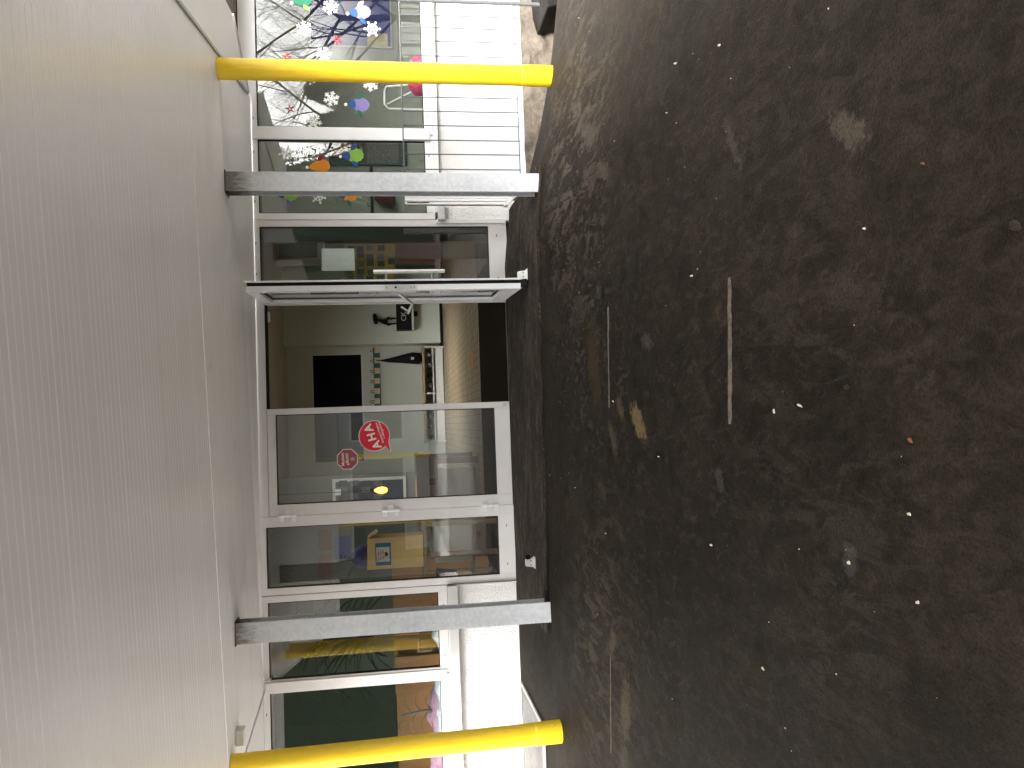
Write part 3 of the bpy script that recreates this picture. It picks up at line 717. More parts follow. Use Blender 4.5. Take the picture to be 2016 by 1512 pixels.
# ---------------------------------------------------------------- door stops on the apron
def doorstop(p, label, flip=1):
    t = thing('door_stop', p, label, 'door stop')
    x, y, z = p
    MB().box(x-.045, x+.045, y-.035, y+.035, z, z+.008).build('base_plate', M['white'], t, bevel=.002)
    b = MB(); b.prism([(x-.035, z+.008), (x+.035, z+.008), (x+.026, z+.075), (x-.026, z+.075)], y-.02, y+.03); b.build('bracket', M['white'], t, bevel=.004)
    b = MB(); b.tube([(x+flip*.028, y-.005, z+.055), (x+flip*.034, y-.005, z+.055), (x+flip*.055, y-.005, z+.055), (x+flip*.062, y-.005, z+.055)], [.012, .022, .022, .014], 14); b.build('rubber_buffer', M['black'], t)
    for sx in (-1, 1): MB().tube([(x+sx*.018, y-.021, z+.035), (x+sx*.018, y-.024, z+.035)], .005, 8).build('screw', M['black'], t)
def gtop(x, y, dz=.016):
    p = atz(x, y, -1.09)
    for _ in range(12): p = atz(x, y, gz(p.x, p.y)+dz)
    return p
p = gtop(1053, 1107); doorstop((p.x, p.y, p.z), 'white door stop with black rubber buffer standing alone on the apron')
p = gtop(1040, 538); doorstop((1.165, 6.50, gz(1.165, 6.5)+.016), 'white door stop holding the open door leaf', -1)

# ---------------------------------------------------------------- litter on the ground
def crumb(px_, py_, L, Wd, m, label, ang, h=.006, name='litter_crumb', group='pale crumbs on the asphalt'):
    p = gat(px_, py_); b = MB(); n = 7; L, Wd = L*.72, Wd*.72
    ca, sa = math.cos(ang), math.sin(ang); top = []; bot = []
    for k in range(n):
        a_ = k*2*math.pi/n; r_ = random.uniform(.8, 1.15); x, y = L/2*r_*math.cos(a_), Wd/2*r_*math.sin(a_)
        X, Y = p.x+ca*x-sa*y, p.y+sa*x+ca*y; z = gz(X, Y)
        bot.append((X, Y, z-.001)); top.append((p.x+(X-p.x)*.6, p.y+(Y-p.y)*.6, z+h*random.uniform(.8, 1.2)))
    b.add(bot+top, [tuple(range(n, 2*n))]+[(i, (i+1)%n, (i+1)%n+n, i+n) for i in range(n)])
    o = b.build(name, m, None, loc=(p.x, p.y, p.z)); tag(o, label, 'litter', group); return o
lit = [(1330, 125, .030, .012, 'crumb', 'elongated pale crumb on the grey asphalt in front of the right yellow pipe', 1.2),
 (1417, 89, .022, .012, 'crumb', 'oval white crumb furthest to the right on the asphalt', 1.4),
 (1313, 222, .016, .009, 'crumb', 'small pale crumb on asphalt in front of the wire railing', 1.3),
 (1362, 543, .026, .013, 'crumb', 'pale crumb beside the right end of the wide sandy joint', 1.5),
 (1401, 1073, .030, .014, 'crumb', 'largest white crumb, lying alone on dark asphalt left of the joints', 1.5),
 (1193, 1050, .016, .009, 'crumb', 'small grey-white crumb on dark asphalt in front of the left sidelight', 1.5),
 (1672, 1108, .016, .010, 'crumb', 'small white crumb on near asphalt, left of centre', .3),
 (1791, 1012, .014, .009, 'crumb', 'small bluish white crumb on the near dark asphalt', .8),
 (1808, 1186, .012, .008, 'crumb', 'tiny white crumb nearest the lower left of the asphalt', .2),
 (1503, 1316, .030, .012, 'crumb', 'greyish leaf scrap on asphalt in front of the left yellow pipe', 1.1),
 (1793, 867, .030, .010, 'rust', 'orange-brown stub on the dark asphalt nearest the camera', .6),
 (1818, 322, .020, .011, 'rust', 'reddish orange crumb on near asphalt to the right', .9),
 (1694, 440, .040, .014, 'dryleaf', 'dark curled leaf on the right half of the near asphalt', .7),
 (1702, 450, .012, .009, 'crumb', 'small white crumb touching the dark curled leaf', .3),
 (2003, 445, .05, .03, 'dryleaf', 'brown crumpled leaf at the near edge of the asphalt', .7),
 (1669, 763, .03, .016, 'dryleaf', 'brown leaf scrap on asphalt in front of the wide joint', .4),
 (1575, 798, .045, .010, 'crumb', 'curved pale sliver on asphalt just in front of the wide sandy joint', 1.2),
 (1525, 810, .030, .006, 'crumb', 'thin curled white thread left of the curved pale sliver', .2),
 (1208, 790, .030, .010, 'crumb', 'grey chip beside the left end of the narrow joint', 1.0),
 (1083, 935, .018, .007, 'crumb', 'small white splinter in front of the concrete apron lip', 1.4),
 (1133, 960, .016, .007, 'crumb', 'pale splinter on asphalt in front of the closed door', 1.4),
 (1297, 899, .020, .006, 'crumb', 'thin white splinter near the ochre stain', 1.3),
 (1140, 35, .016, .008, 'crumb', 'tiny white crumb beside the dark stone block', 1.2)]
for (x, y, L_, W_, m_, lb, an) in lit:
    crumb(x, y, L_, W_, M[m_], lb, an, .006 if m_ != 'dryleaf' else .012)
b = MB()                                         # uncountable grit
for _ in range(170):
    X, Y = random.uniform(-2.6, 3.0), random.uniform(1.4, 6.0); z = gz(X, Y); r_ = random.choice((.0014, .002, .003))
    b.add([(X-r_, Y, z), (X, Y-r_*1.4, z), (X+r_, Y, z), (X, Y+r_, z), (X, Y, z+r_*1.2)], [(0,1,4),(1,2,4),(2,3,4),(3,0,4)])
tag(b.build('grit', M['crumb'], None), 'fine pale grit scattered over the dark asphalt', 'grit', kind='stuff')
# dark stone block at the right edge
b = MB(); p = at(1085, 15, 7.05); st = []
b.prism([(p.x-.10, -2.0), (p.x+.9, -2.0), (p.x+.9, p.z+.16), (p.x+.02, p.z+.12), (p.x-.13, p.z+.085), (p.x-.10, p.z-.02)], 6.8, 7.32)
tag(b.build('stone_block', M['darkstone'], None, bevel=.015, loc=(p.x, 7.05, -1.6)), 'dark rough stone block at the far right foot of the wall', 'stone')
# ---------------------------------------------------------------- the hall behind the glass
FZ = -1.05; BY = 17.4; HZ = 2.14
def struct(name, b, m, **k): o = b.build(name, m, None, **k); tag(o, kind='structure'); return o
hf = struct('hall_floor', MB().box(-7, 7, 7.50, BY+.3, FZ-.12, FZ-.012), M['grout'])
b = MB(); tx, ty, gp = .20, .10, .008                # brick-laid floor tiles, too fine to pick apart
y = 9.93; row = 0
while y < BY:
    x = -3.2+(row % 2)*tx/2
    while x < 4.2:
        h = FZ + random.uniform(-.0012, .0012)
        b.add([(x, y, h), (x+tx-gp, y, h), (x+tx-gp, y+ty-gp, h), (x, y+ty-gp, h)], [(0,1,2,3)]); x += tx
    y += ty; row += 1
o = b.build('tiles', M['tile'], hf); o['kind'] = 'stuff'
dm = MB().box(-1.6, 1.75, 7.58, 9.9, FZ-.011, FZ+.004).build('doormat', M['mat'], None, loc=(0, 8.7, FZ)); tag(dm, 'dark ribbed doormat just inside the open doors', 'doormat')
bw = struct('back_wall', MB().box(-7, 7, BY, BY+.2, FZ-.1, HZ+.3), M['hall'])
struct('hall_pier', MB().box(at(750, 677, 16.9).x, 3.15, 16.9, BY-.002, FZ+.06, HZ+.02), M['hall'])
struct('pier_skirting', MB().box(at(750, 677, 16.9).x-.01, 3.16, 16.88, BY-.004, FZ-.01, FZ+.058), M['black'])
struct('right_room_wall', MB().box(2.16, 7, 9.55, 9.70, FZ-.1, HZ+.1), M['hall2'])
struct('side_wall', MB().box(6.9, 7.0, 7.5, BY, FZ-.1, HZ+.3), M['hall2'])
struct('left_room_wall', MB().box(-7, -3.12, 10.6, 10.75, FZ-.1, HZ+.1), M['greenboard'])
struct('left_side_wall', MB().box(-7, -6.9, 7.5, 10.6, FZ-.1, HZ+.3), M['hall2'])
# ceiling with an unseen opening added to brighten the hall
b = MB(); b.box(-7, 7, 13.9, BY+.2, HZ, HZ+.12); b.box(-7, 7, 7.5, 9.9, HZ, HZ+.12)
for x0, x1, y0, y1 in ((-7, -.35, 9.902, 13.898), (1.25, 7, 9.902, 13.898), (-.35, 1.25, 12.6, 13.898)): b.box(x0, x1, y0, y1, HZ, HZ+.12)
hc = struct('hall_ceiling', b, M['hceil'])
for k in range(7):
    xx = -3+k*.9
    MB().box(xx, xx+.012, 14.0, BY-.01, HZ-.006, HZ-.0005).build('ceiling_batten', M['hall2'], hc)
for yy in (15.1, 16.2): MB().box(-6.9, 6.9, yy, yy+.012, HZ-.009, HZ-.0065).build('ceiling_batten', M['hall2'], hc)
def framed(name, x0, x1, y0, y1, Y, m, fm, label, cat, fw=.03, group=None, th=.03):
    a, c, d, e = ext(x0, x1, y0, y1, Y)
    t = thing(name, ((a+c)/2, Y, d), label, cat, group)
    MB().box(a+fw*.6, c-fw*.6, Y-th*.55, Y-.001, d+fw*.6, e-fw*.6).build('panel', m, t)
    MB().ring(a, c, d, e, a+fw, c-fw, d+fw, e-fw, Y-th, Y-.002).build('frame', fm, t)
    return t
def sheet(name, x0, x1, y0, y1, Y, m, label, cat, group=None, tilt=0, th=.004, parent=None):
    a, c, d, e = ext(x0, x1, y0, y1, Y); cx, cz = (a+c)/2, (d+e)/2; ca, sa = math.cos(tilt), math.sin(tilt)
    b = MB(); b.prism([(cx+ca*(x-cx)-sa*(z-cz), cz+sa*(x-cx)+ca*(z-cz)) for x, z in ((a, d), (c, d), (c, e), (a, e))], Y-th, Y)
    if parent: return b.build(name, m, parent)
    return tag(b.build(name, m, None, loc=(cx, Y, d)), label, cat, group)
framed('chalkboard', 615, 717, 696, 912, BY-.005, M['board'], M['alu'], 'large black chalkboard on the back wall, behind the door opening', 'chalkboard', .035)
# coat rack with hooks and name tags
yk = BY-.005; a, c, d, e = ext(736, 749, 684, 800, yk)
ck = thing('coat_rack', ((a+c)/2, yk, d), 'teal coat rack board with numbered hooks under the chalkboard', 'coat rack')
MB().box(a, c, yk-.03, yk-.001, d, e).build('rack_board', M['teal'], ck)
for k, yy in enumerate((690, 710, 730.5, 750.5, 770.5, 790)):
    a, c, d2, e2 = ext(737, 748, yy-6, yy+5, yk-.03); MB().box(a, c, yk-.042, yk-.0305, d2, e2).build('name_tag', M['tagp'], ck)
    xm = at(733, yy+1, yk-.05).x; z1 = at(738, yy, yk-.05).z; z2 = at(729, yy, yk-.05).z
    MB().tube([(xm-.022, yk-.035, z1), (xm-.022, yk-.08, z2-.02), (xm, yk-.09, z2), (xm+.022, yk-.08, z2-.02), (xm+.022, yk-.035, z1)], .006, 6).build('hook', M['black'], ck)
# folded umbrella hanging from the rack
pu = [at(747, 710, yk-.1), at(765, 709.5, yk-.1), at(790, 707, yk-.1), at(812, 705, yk-.1), at(826, 706, yk-.1), at(832, 707, yk-.1)]
um = thing('folded_umbrella', pu[-1], 'folded black umbrella hanging from the coat rack', 'umbrella')
MB().tube(pu, [.008, .045, .085, .125, .12, .03], 10).build('canopy_cloth', M['black'], um, smooth=True)
MB().tube([pu[0]+Vector((0,0,.06)), pu[0]], .01, 8).build('strap', M['black'], um)
sheet('label_patch', 809, 815, 703, 708, yk-.225, M['sill'], '', '', parent=um)
# shoe bench
yb_ = 17.0; a, c, d, e = ext(834, 869, 681, 872, yb_)
sh = thing('shoe_bench', ((a+c)/2, yb_, FZ), 'low grey shoe bench with open shelf along the back wall', 'bench')
zt = at(834, 775, yb_).z; zs = at(853, 775, yb_).z
a = max(a, -1.6)
MB().box(a, c, 16.85, BY-.01, zt-.03, zt).build('seat', M['woodl'], sh)
MB().box(a+.02, c-.02, 16.9, BY-.02, zs-.02, zs).build('shelf', M['alu'], sh)
for xx in (a+.02, (a+c)/2, c-.05): MB().box(xx, xx+.03, 16.88, 16.92, FZ, zt-.032).build('leg', M['alu'], sh)
MB().box(a+.02, c-.02, 16.95, 16.97, FZ+.02, zs-.06).build('kickboard', M['alu'], sh)
for k in range(9):
    xx = a+.12+k*(c-a-.3)/8
    if k == 4: continue
    b = MB(); b.tube([(xx, 16.92, zs+.04), (xx, 16.98, zs+.055), (xx, 17.1, zs+.06), (xx, 17.16, zs+.05)], [.03, .045, .05, .04], 8)
    lab = 'dark shoe on the shelf of the low bench' 
    tag(b.build('shoe', M['photo2' if k % 3 else 'black'], None, loc=(xx, 17.0, zs), smooth=True), lab, 'shoe', 'shoes on the bench shelf')
# black wall box with a thin figure above it
yq = 16.895; a, c, d, e = ext(780, 810, 597, 652, yq)
wb_ = thing('wall_box', ((a+c)/2, yq, d), 'black box mounted on the pale pier inside the hall', 'box')
MB().box(a, c, yq-.30, yq-.001, d, e).build('box_body', M['black'], wb_, bevel=.01)
MB().box(a-.01, c+.01, yq-.31, yq-.0015, d-.04, d-.002).build('shelf_board', M['alu'], wb_)
b = MB(); text_mb('CK', .14, b, (at(795, 623, yq-.3).x, at(795, 623, yq-.3).z), 0, yq-.304); b.build('lettering', M['alu'], wb_)
fg = thing('figurine', (at(781, 632, yq-.15).x, yq-.15, e), 'thin dark figurine with flat hat standing on the black wall box', 'figurine')
fx = at(781, 632, yq-.15).x; zf = e+.002
def fp(x, y): v = at(x, y, yq-.15); return Vector((v.x, yq-.15, v.z))
b = MB(); b.tube([Vector((fx-.05, yq-.15, zf)), fp(770, 638), fp(763, 638), fp(758, 634), fp(748, 631), fp(741, 630)], [.015, .018, .022, .05, .035, .022], 8)
b.tube([Vector((fx+.05, yq-.15, zf)), fp(770, 627), fp(763, 628), fp(758, 633)], [.015, .018, .022, .035], 8); b.build('body', M['black'], fg, smooth=True)
MB().tube([fp(756, 634), fp(765, 641), fp(772, 636)], [.02, .015, .01], 6).build('arm', M['black'], fg)
MB().tube([fp(756, 632), fp(765, 624), fp(772, 630)], [.02, .015, .01], 6).build('arm', M['clay'], fg)
b = MB(); b.tube([fp(743, 630.5), fp(736, 628)], [.05, .045], 10); b.tube([fp(741, 638), fp(739, 629), fp(737, 618)], [.035, .045, .03], 8); b.build('hat', M['black'], fg)
a, c, d, e = ext(816, 820, 616, 620, yq); MB().box(a, c, yq-.06, yq, d-.02, e+.02)
b = MB(); b.box(a-.03, c+.03, yq-.03, yq-.001, d-.02, e+.03); tag(b.build('wall_socket', M['black'], None, loc=(a, yq, d)), 'small black socket on the pale pier under the wall box', 'socket')
p = atz(930, 705, FZ); b = MB().box(atz(930, 722, FZ).x, atz(930, 690, FZ).x, p.y-.09, p.y+.03, FZ+.002, FZ+.006)
tag(b.build('floor_tape', M['tape'], None, loc=(p.x, p.y, FZ)), 'short orange tape strip on the hall floor', 'tape')
# framed picture board and brown table behind the closed leaf
pb = framed('picture_board', 655, 800, 940, 1003, 14.0, M['slate'], M['alu'], 'slate pinboard with small pictures behind the closed door leaf', 'pinboard', .05)
for i in range(4):
    for j in range(3):
        x_, y_ = 667+i*23, 946+j*13
        if (i, j) == (3, 1): continue
        sheet('picture', x_, x_+17, y_, y_+10, 13.968, M['photo2' if (i+j) % 2 else 'photo1'], '', '', parent=pb)
sheet('picture', 660, 671, 963, 975, 13.966, M['paper'], '', '', parent=pb)
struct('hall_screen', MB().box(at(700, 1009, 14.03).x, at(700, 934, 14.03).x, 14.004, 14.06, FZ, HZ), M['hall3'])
ty0 = 10.6
tb = thing('wooden_table', (at(930, 935, ty0).x, ty0, FZ), 'reddish brown wooden table behind the closed door leaf', 'table')
a, c, d, e = ext(820, 940, 893, 990, ty0); c = at(880, 893, ty0).x
MB().box(a-.5, c, ty0, ty0+.8, e-.04, e).build('table_top', M['woodb'], tb, bevel=.005)
zA = at(862, 930, ty0).z
MB().box(a-.45, c-.04, ty0+.03, ty0+.06, zA, e-.042).build('apron', M['woodb'], tb)
for yy, y_ in ((901, ty0+.02), (893, ty0+.70)):
    xx = at(900, yy, y_).x; MB().box(xx-.07, xx+.01, y_, y_+.07, FZ, e-.042).build('leg', M['woodb'], tb)
for y_ in (ty0+.02, ty0+.70): MB().box(a-.45, a-.38, y_, y_+.07, FZ, e-.042).build('leg', M['woodb'], tb)
sheet('drawer_front', 845, 858, 942, 955, ty0+.028, M['black'], '', '', parent=tb)
cb = ext(860, 876, 922, 985, ty0+.5); tag(MB().box(cb[0], cb[1], ty0+.45, ty0+.6, FZ+.002, cb[3]).build('storage_crate', M['creamwall'], None, bevel=.01, loc=(cb[0], ty0+.5, FZ)), 'pale storage crate under the brown table', 'crate')
# lit lamp
lpz = at(750, 965, 12.6)
lm = thing('pendant_lamp', (lpz.x, lpz.y, HZ), 'warm glowing pendant lamp behind the closed door leaf', 'lamp')
me_ = bpy.data.materials.new('lit_bulb'); me_.use_nodes = True; bb = me_.node_tree.nodes['Principled BSDF']
bb.inputs['Base Color'].default_value = (.9, .5, .15, 1); bb.inputs['Emission Color'].default_value = (1, .42, .05, 1); bb.inputs['Emission Strength'].default_value = .5
b = MB(); z = lpz.z
b.tube([(lpz.x, lpz.y, z-.10), (lpz.x, lpz.y, z-.08), (lpz.x, lpz.y, z-.03), (lpz.x, lpz.y, z+.04), (lpz.x, lpz.y, z+.10)], [.015, .04, .052, .045, .015], 12); b.build('bulb', me_, lm, smooth=True)
MB().tube([(lpz.x, lpz.y, z+.10), (lpz.x, lpz.y, z+.16)], .03, 10).build('lamp_socket', M['black'], lm)
MB().tube([(lpz.x, lpz.y, z+.16), (lpz.x, lpz.y, HZ)], .005, 6).build('cord', M['black'], lm)
li = bpy.data.lights.new('bulb_light', 'POINT'); li.energy = .5; li.color = (1, .62, .28); li.shadow_soft_size = .08
lo = bpy.data.objects.new('bulb_light', li); COL.objects.link(lo); lo.parent = lm; lo.location = (0, -.12, z-HZ)
# left sidelight: table with a cardboard box, pictures on the wall behind
yt = 9.0
a, c, d, e = ext(722, 828, 1056, 1119, yt-.15)
wt = thing('work_table', ((a+c)/2, yt, FZ), 'light brown wooden work table behind the left sidelight', 'table')
zt = at(834, 1085, yt-.2).z
MB().box(a-.25, c+.16, yt-.25, yt+.5, zt-.035, zt).build('table_top', M['woodl'], wt, bevel=.004)
for xx, y_ in ((c+.09, yt-.22), (a+.10, yt-.22), (c+.09, yt+.42), (a-.2, yt+.42)): MB().box(xx, xx+.05, y_, y_+.05, FZ, zt-.037).build('leg', M['woodl'], wt)
MB().box(a-.15, c+.1, yt-.20, yt+.42, FZ+.22, FZ+.25).build('lower_shelf', M['woodl'], wt)
MB().box(a+.02, a+.42, yt-.10, yt-.07, FZ+.255, zt-.12).build('side_panel', M['creamwall'], wt)
zb0 = at(828, 1085, yt-.15).z
bx = thing('cardboard_box', ((a+c)/2, yt-.05, zt), 'tan cardboard box with blue bordered notice on the work table', 'box')
b = MB(); b.prism([(a, zt+.002), (c, zt+.002), (c-.01, e-.01), (a, e)], yt-.15, yt+.15); b.build('carton', M['card'], bx, bevel=.004)
a2, c2 = at(775, 1056, yt-.15).x, at(775, 1044, yt+.05).x
b = MB(); b.add([(c-.008, yt-.148, e-.012), (c-.008, yt+.148, e-.012), (c+.05, yt+.18, e-.10), (c+.05, yt-.12, e-.12)], [(0,1,2,3),(3,2,1,0)]); b.build('flap', M['card'], bx)
nt_ = sheet('notice', 739, 770, 1069, 1113, yt-.151, M['noticeblue'], '', '', parent=bx, th=.003)
np_ = sheet('notice_paper', 741, 767, 1077, 1106, yt-.1545, M['noticepaper'], '', '', parent=bx, th=.001)
b = MB()
for k, xx in enumerate((745, 749.5, 754)):
    x0, x1, z0, z1 = ext(xx-.9, xx+.9, 1080+k, 1104-k*2, yt-.156)
    n_ = 9
    for q_ in range(n_):
        if (q_*7+k*3) % 5 == 4: continue
        b.box(x0+(x1-x0)*q_/n_, x0+(x1-x0)*(q_+.75)/n_, yt-.1572, yt-.1566, z0, z1)
o = b.build('print_line', M['print'], bx); o['kind'] = 'stuff'
x0, x1, z0, z1 = ext(757, 765, 1086, 1096, yt-.156); xm = (x0+x1)/2
MB().prism([(xm, z0), (x1, z0+(z1-z0)*.6), (x1-.012, z1), (xm, z1-(z1-z0)*.2), (x0+.012, z1), (x0, z0+(z1-z0)*.6)], yt-.1585, yt-.156).build('print_heart', M['black'], bx)
wl = at(700, 1130, 14.0)
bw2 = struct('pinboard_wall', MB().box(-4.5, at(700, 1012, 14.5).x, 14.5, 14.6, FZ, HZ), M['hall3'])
for (x0, x1, y0, y1, m_, lb) in ((626, 653, 1042, 1084, 'clay', 'reddish child drawing pinned highest on the left hall wall'), (626, 653, 1090, 1138, 'woodb', 'brownish picture pinned below the reddish drawing'),
        (659, 690, 1055, 1100, 'boardblue', 'blue painted picture pinned on the left hall wall'), (690, 720, 1040, 1072, 'greenboard', 'green painted sheet beside the blue picture')):
    sheet('pinned_picture', x0, x1, y0, y1, 14.495, M[m_], lb, 'picture', 'pictures pinned on the left hall wall')
a, c, d, e = ext(688, 724, 1078, 1125, 9.3)
b = MB(); b.tube([((a+c)/2, 9.5, zt-.02), ((a+c)/2, 9.5, d+.05), ((a+c)/2, 9.5, (d+e)/2), ((a+c)/2+.02, 9.5, e-.03), ((a+c)/2+.03, 9.5, e)], [.10, .13, .125, .07, .02], 10)
tag(b.build('cloth_bag', M['purplebag'], None, loc=((a+c)/2, 9.5, zt), smooth=True), 'deep blue cloth bag standing behind the cardboard box', 'bag')
b = MB(); pts = [at(985, 1035, 8.6)]
# palm plants close behind the left panes
def blade(mb, p0, d, L_, wd, droop, n=7):
    d = Vector(d).normalized(); side = d.cross(Vector((0,0,1))); side = side.normalized() if side.length > .01 else Vector((1,0,0))
    p = Vector(p0); vs = []; dirv = d.copy()
    for i in range(n+1):
        t = i/n; ww = wd*math.sin(math.pi*min(1, .12+.88*t))*(1-.2*t)+.001
        vs += [p-side*ww/2, p+Vector((0,0,-ww*.15)), p+side*ww/2]
        dirv = (dirv+Vector((0,0,-droop/n*(1+t)))).normalized(); p = p+dirv*L_/n
    fs = []
    for i in range(n):
        for k in range(2): fs.append((i*3+k, i*3+k+1, i*3+k+4, i*3+k+3))
    mb.add(vs, fs)
def plant(base, h, n, spread, label, Lr=(.35, .6), wd=.022, seed=1):
    rnd = random.Random(seed); t = thing('palm_plant', base, label, 'plant', 'palms behind the left panes')
    x, y, z = base
    MB().tube([(x, y, z), (x, y, z+.03), (x, y, z+.2), (x, y, z+.215)], [.09, .10, .13, .135], 14).build('pot', M['clay'], t)
    MB().tube([(x, y, z+.2), (x+.01, y, z+h*.5), (x+.03, y, z+h)], [.02, .014, .01], 8).build('stem', M['bark'], t)
    for k in range(n):
        a_ = rnd.uniform(0, 6.28); up = rnd.uniform(.0, 1.1); b = MB()
        zz = z+h*(.55+.45*rnd.random())
        d_ = (math.cos(a_)*spread, math.sin(a_)*spread*.45-.05, up)
        blade(b, (x+.02, y, zz), d_, rnd.uniform(*Lr), wd*rnd.uniform(.7, 1.3), rnd.uniform(.5, 1.6))
        for i_, v in enumerate(b.v):
            if v[1] < 7.50: b.v[i_] = (v[0], 7.50+.02*abs(v[1]-7.5), v[2])
        b.build('leaf', M['leaf'], t)
plant((-2.02, 8.05, -.40), 1.15, 70, 1.0, 'dense palm behind the narrow left window, on the inner sill', (.35, .75), .050, seed=4)
plant((-1.66, 8.9, -.62), 1.6, 12, .8, 'thin spiky palm behind the left sidelight', (.28, .45), .035, seed=9)
struct('sill_shelf', MB().box(-4.5, -1.5, 7.62, 8.3, -.47, -.405), M['sill'])
struct('left_low_panel', MB().box(-7, -2.62, 9.6, 9.66, FZ, at(782, 1400, 9.6).z), M['woodo'])
a, c, d, e = ext(775, 862, 1170, 1310, 9.8)
tag(MB().box(a-.3, c+.4, 9.75, 9.8, FZ, e).build('wood_partition', M['woodo'], None, loc=(a, 9.8, FZ)), 'orange-brown wooden partition behind the narrow left window', 'partition')
fr = framed('small_framed_photo', 822, 850, 1245, 1282, 8.25, M['photo1'], M['woodl'], 'small wooden picture frame leaning on the inner left sill', 'picture frame', .015)
# foil and cloth on the inner sill of the left window
def lump(name, x0, x1, z0, z1, y0, y1, m, label, cat, seed):
    b = MB(); n, k_ = 26, 9
    for j in range(k_+1):
        for i in range(n+1):
            u, v = i/n, j/k_; X = x0+(x1-x0)*u; hh = (z1-z0)*(.65+.5*noise.noise(Vector((X*6, seed, 0))))*min(1, 6*u, 6*(1-u))
            Y = (y0+y1)/2 - math.cos(v*math.pi)*(y1-y0)/2; zz = z0+max(.002, hh*math.sin(v*math.pi))+.02*noise.noise(Vector((X*14, Y*14, seed)))*min(1, 6*u, 6*(1-u))*math.sin(v*math.pi)
            b.v.append((X, Y, zz))
    for j in range(k_):
        for i in range(n): b.f.append((j*(n+1)+i, j*(n+1)+i+1, (j+1)*(n+1)+i+1, (j+1)*(n+1)+i)); b.m.append(0)
    return tag(b.build(name, m, None, loc=((x0+x1)/2, (y0+y1)/2, z0)), label, cat)
lump('foil_sheet', -2.95, -2.20, -.404, -.27, 7.68, 7.85, M['clear'], 'crumpled silvery foil lying on the inner left sill', 'foil', 3)
lump('cloth_bundle', -3.6, -2.35, -.404, -.17, 7.88, 8.15, M['pinkcloth'], 'pink patterned cloth bundle behind the foil on the left sill', 'cloth', 6)
lump('foil_sheet', -2.10, -1.72, -.404, -.28, 7.66, 7.76, M['clear'], 'small foil scrap on the sill behind the narrow left window', 'foil', 11)
# dry plant stalk in the left window
b = MB(); sx = at(800, 1405, 7.95).x
st = thing('dry_stalk', (sx, 7.95, -.404), 'dark leafless plant stalk standing on the left inner sill', 'plant')
MB().tube([(sx, 7.95, -.404), (sx+.01, 7.95, -.2), (sx-.01, 7.95, .02)], [.02, .015, .008], 8).build('stem', M['bark'], st)
for k in range(7):
    z_ = -.33+k*.05; s_ = 1 if k % 2 else -1
    MB().tube([(sx, 7.95, z_), (sx+s_*.09, 7.93, z_+.06), (sx+s_*.16, 7.92, z_+.05)], [.007, .005, .003], 6).build('twig', M['bark'], st)
# right rooms
rw = 9.545
p1_ = framed('framed_print', 648, 800, 277, 326, rw, M['photo1'], M['teal'], 'dark framed double print on the wall behind the narrow right window', 'print', .02)
sheet('print_upper', 651, 686, 279, 308, rw-.018, M['woodl'], '', '', parent=p1_)
sheet('print_lower', 722, 785, 281, 322, rw-.018, M['photo2'], '', '', parent=p1_)
nb = framed('blue_pinboard', 607, 770, -70, 95, rw, M['boardblue'], M['alu'], 'navy blue pinboard behind the wide right window', 'pinboard', .018)
sheet('pinned_note', 723, 763, 66, 94, rw-.018, M['tagp'], '', '', parent=nb)
hk = thing('hook_strip', (at(745, 390, rw).x, rw, at(738, 390, rw).z), 'dark hook strip on wall behind the narrow right window', 'hook strip')
a, c, d, e = ext(729, 735, 330, 420, rw); MB().box(a, c, rw-.03, rw-.001, d, e).build('strip_board', M['black'], hk)
for yy in (345, 365, 385, 405):
    v = at(727, yy, rw); MB().tube([(v.x-.012, rw-.03, d+.01), (v.x-.012, rw-.06, v.z+.02), (v.x+.012, rw-.06, v.z+.02), (v.x+.012, rw-.03, d+.01)], .004, 6).build('hook', M['black'], hk)
v0, v1 = at(737, 390, rw-.08), at(778, 392, rw-.08)
b = MB(); b.tube([v0, v0*.5+v1*.5+Vector((0,0,.07)), v0*.5+v1*.5, v1+Vector((0,0,.03)), v1], [.015, .06, .10, .11, .05], 10)
tag(b.build('jacket', M['maroon'], None, loc=tuple(v1), smooth=True), 'maroon jacket hanging from the hook strip', 'jacket')
cs = thing('sill_bowl', (3.2, 8.0, -.40), 'pink rounded bowl on the sill behind the wide right window', 'bowl')
v = at(835, 150, 8.0); 
MB().tube([(v.x, 8.0, v.z-.02), (v.x, 8.0, v.z), (v.x, 8.0, v.z+.09), (v.x, 8.0, v.z+.15), (v.x, 8.0, v.z+.17)], [.10, .20, .19, .12, .02], 20).build('bowl_body', M['pink'], cs, smooth=True)
struct('right_inner_sill', MB().box(1.95, 6.8, 7.62, 8.3, v.z-.09, v.z-.025), M['white'])
ch = thing('tube_chair', (at(800, 195, 8.7).x, 8.7, FZ), 'chair with bent white tube frame behind the wide right window', 'chair')
def fr_(x, y, Y=8.7): q_ = at(x, y, Y); return (q_.x, Y, q_.z)
MB().tube([fr_(835, 165), fr_(760, 170), fr_(757, 178), fr_(757, 205), fr_(765, 214), fr_(835, 216)], .010, 8).build('back_tube', M['white'], ch)
MB().tube([fr_(835, 168), fr_(762, 205)], .008, 8).build('brace', M['white'], ch)
a, c, d, e = ext(800, 835, 165, 216, 8.72); MB().box(a, c, 8.72, 9.1, d-.02, d+.01).build('seat', M['woodl'], ch)
for q_ in (a, c-.02):
    for y_ in (8.73, 9.08): MB().tube([(q_+.01, y_, FZ), (q_+.01, y_, d-.021)], .010, 6).build('leg', M['white'], ch)
struct('room_divider', MB().box(1.85, 1.92, 7.55, 8.34, FZ, HZ), M['black'])
struct('wood_door_panel', MB().box(3.17, 5.0, 16.3, 16.36, FZ, at(640, 500, 16.3).z), M['woodb'])
struct('green_wall_panel', MB().box(3.17, 5.0, 16.28, 16.40, at(640, 500, 16.3).z+.003, HZ), M['hall2'])
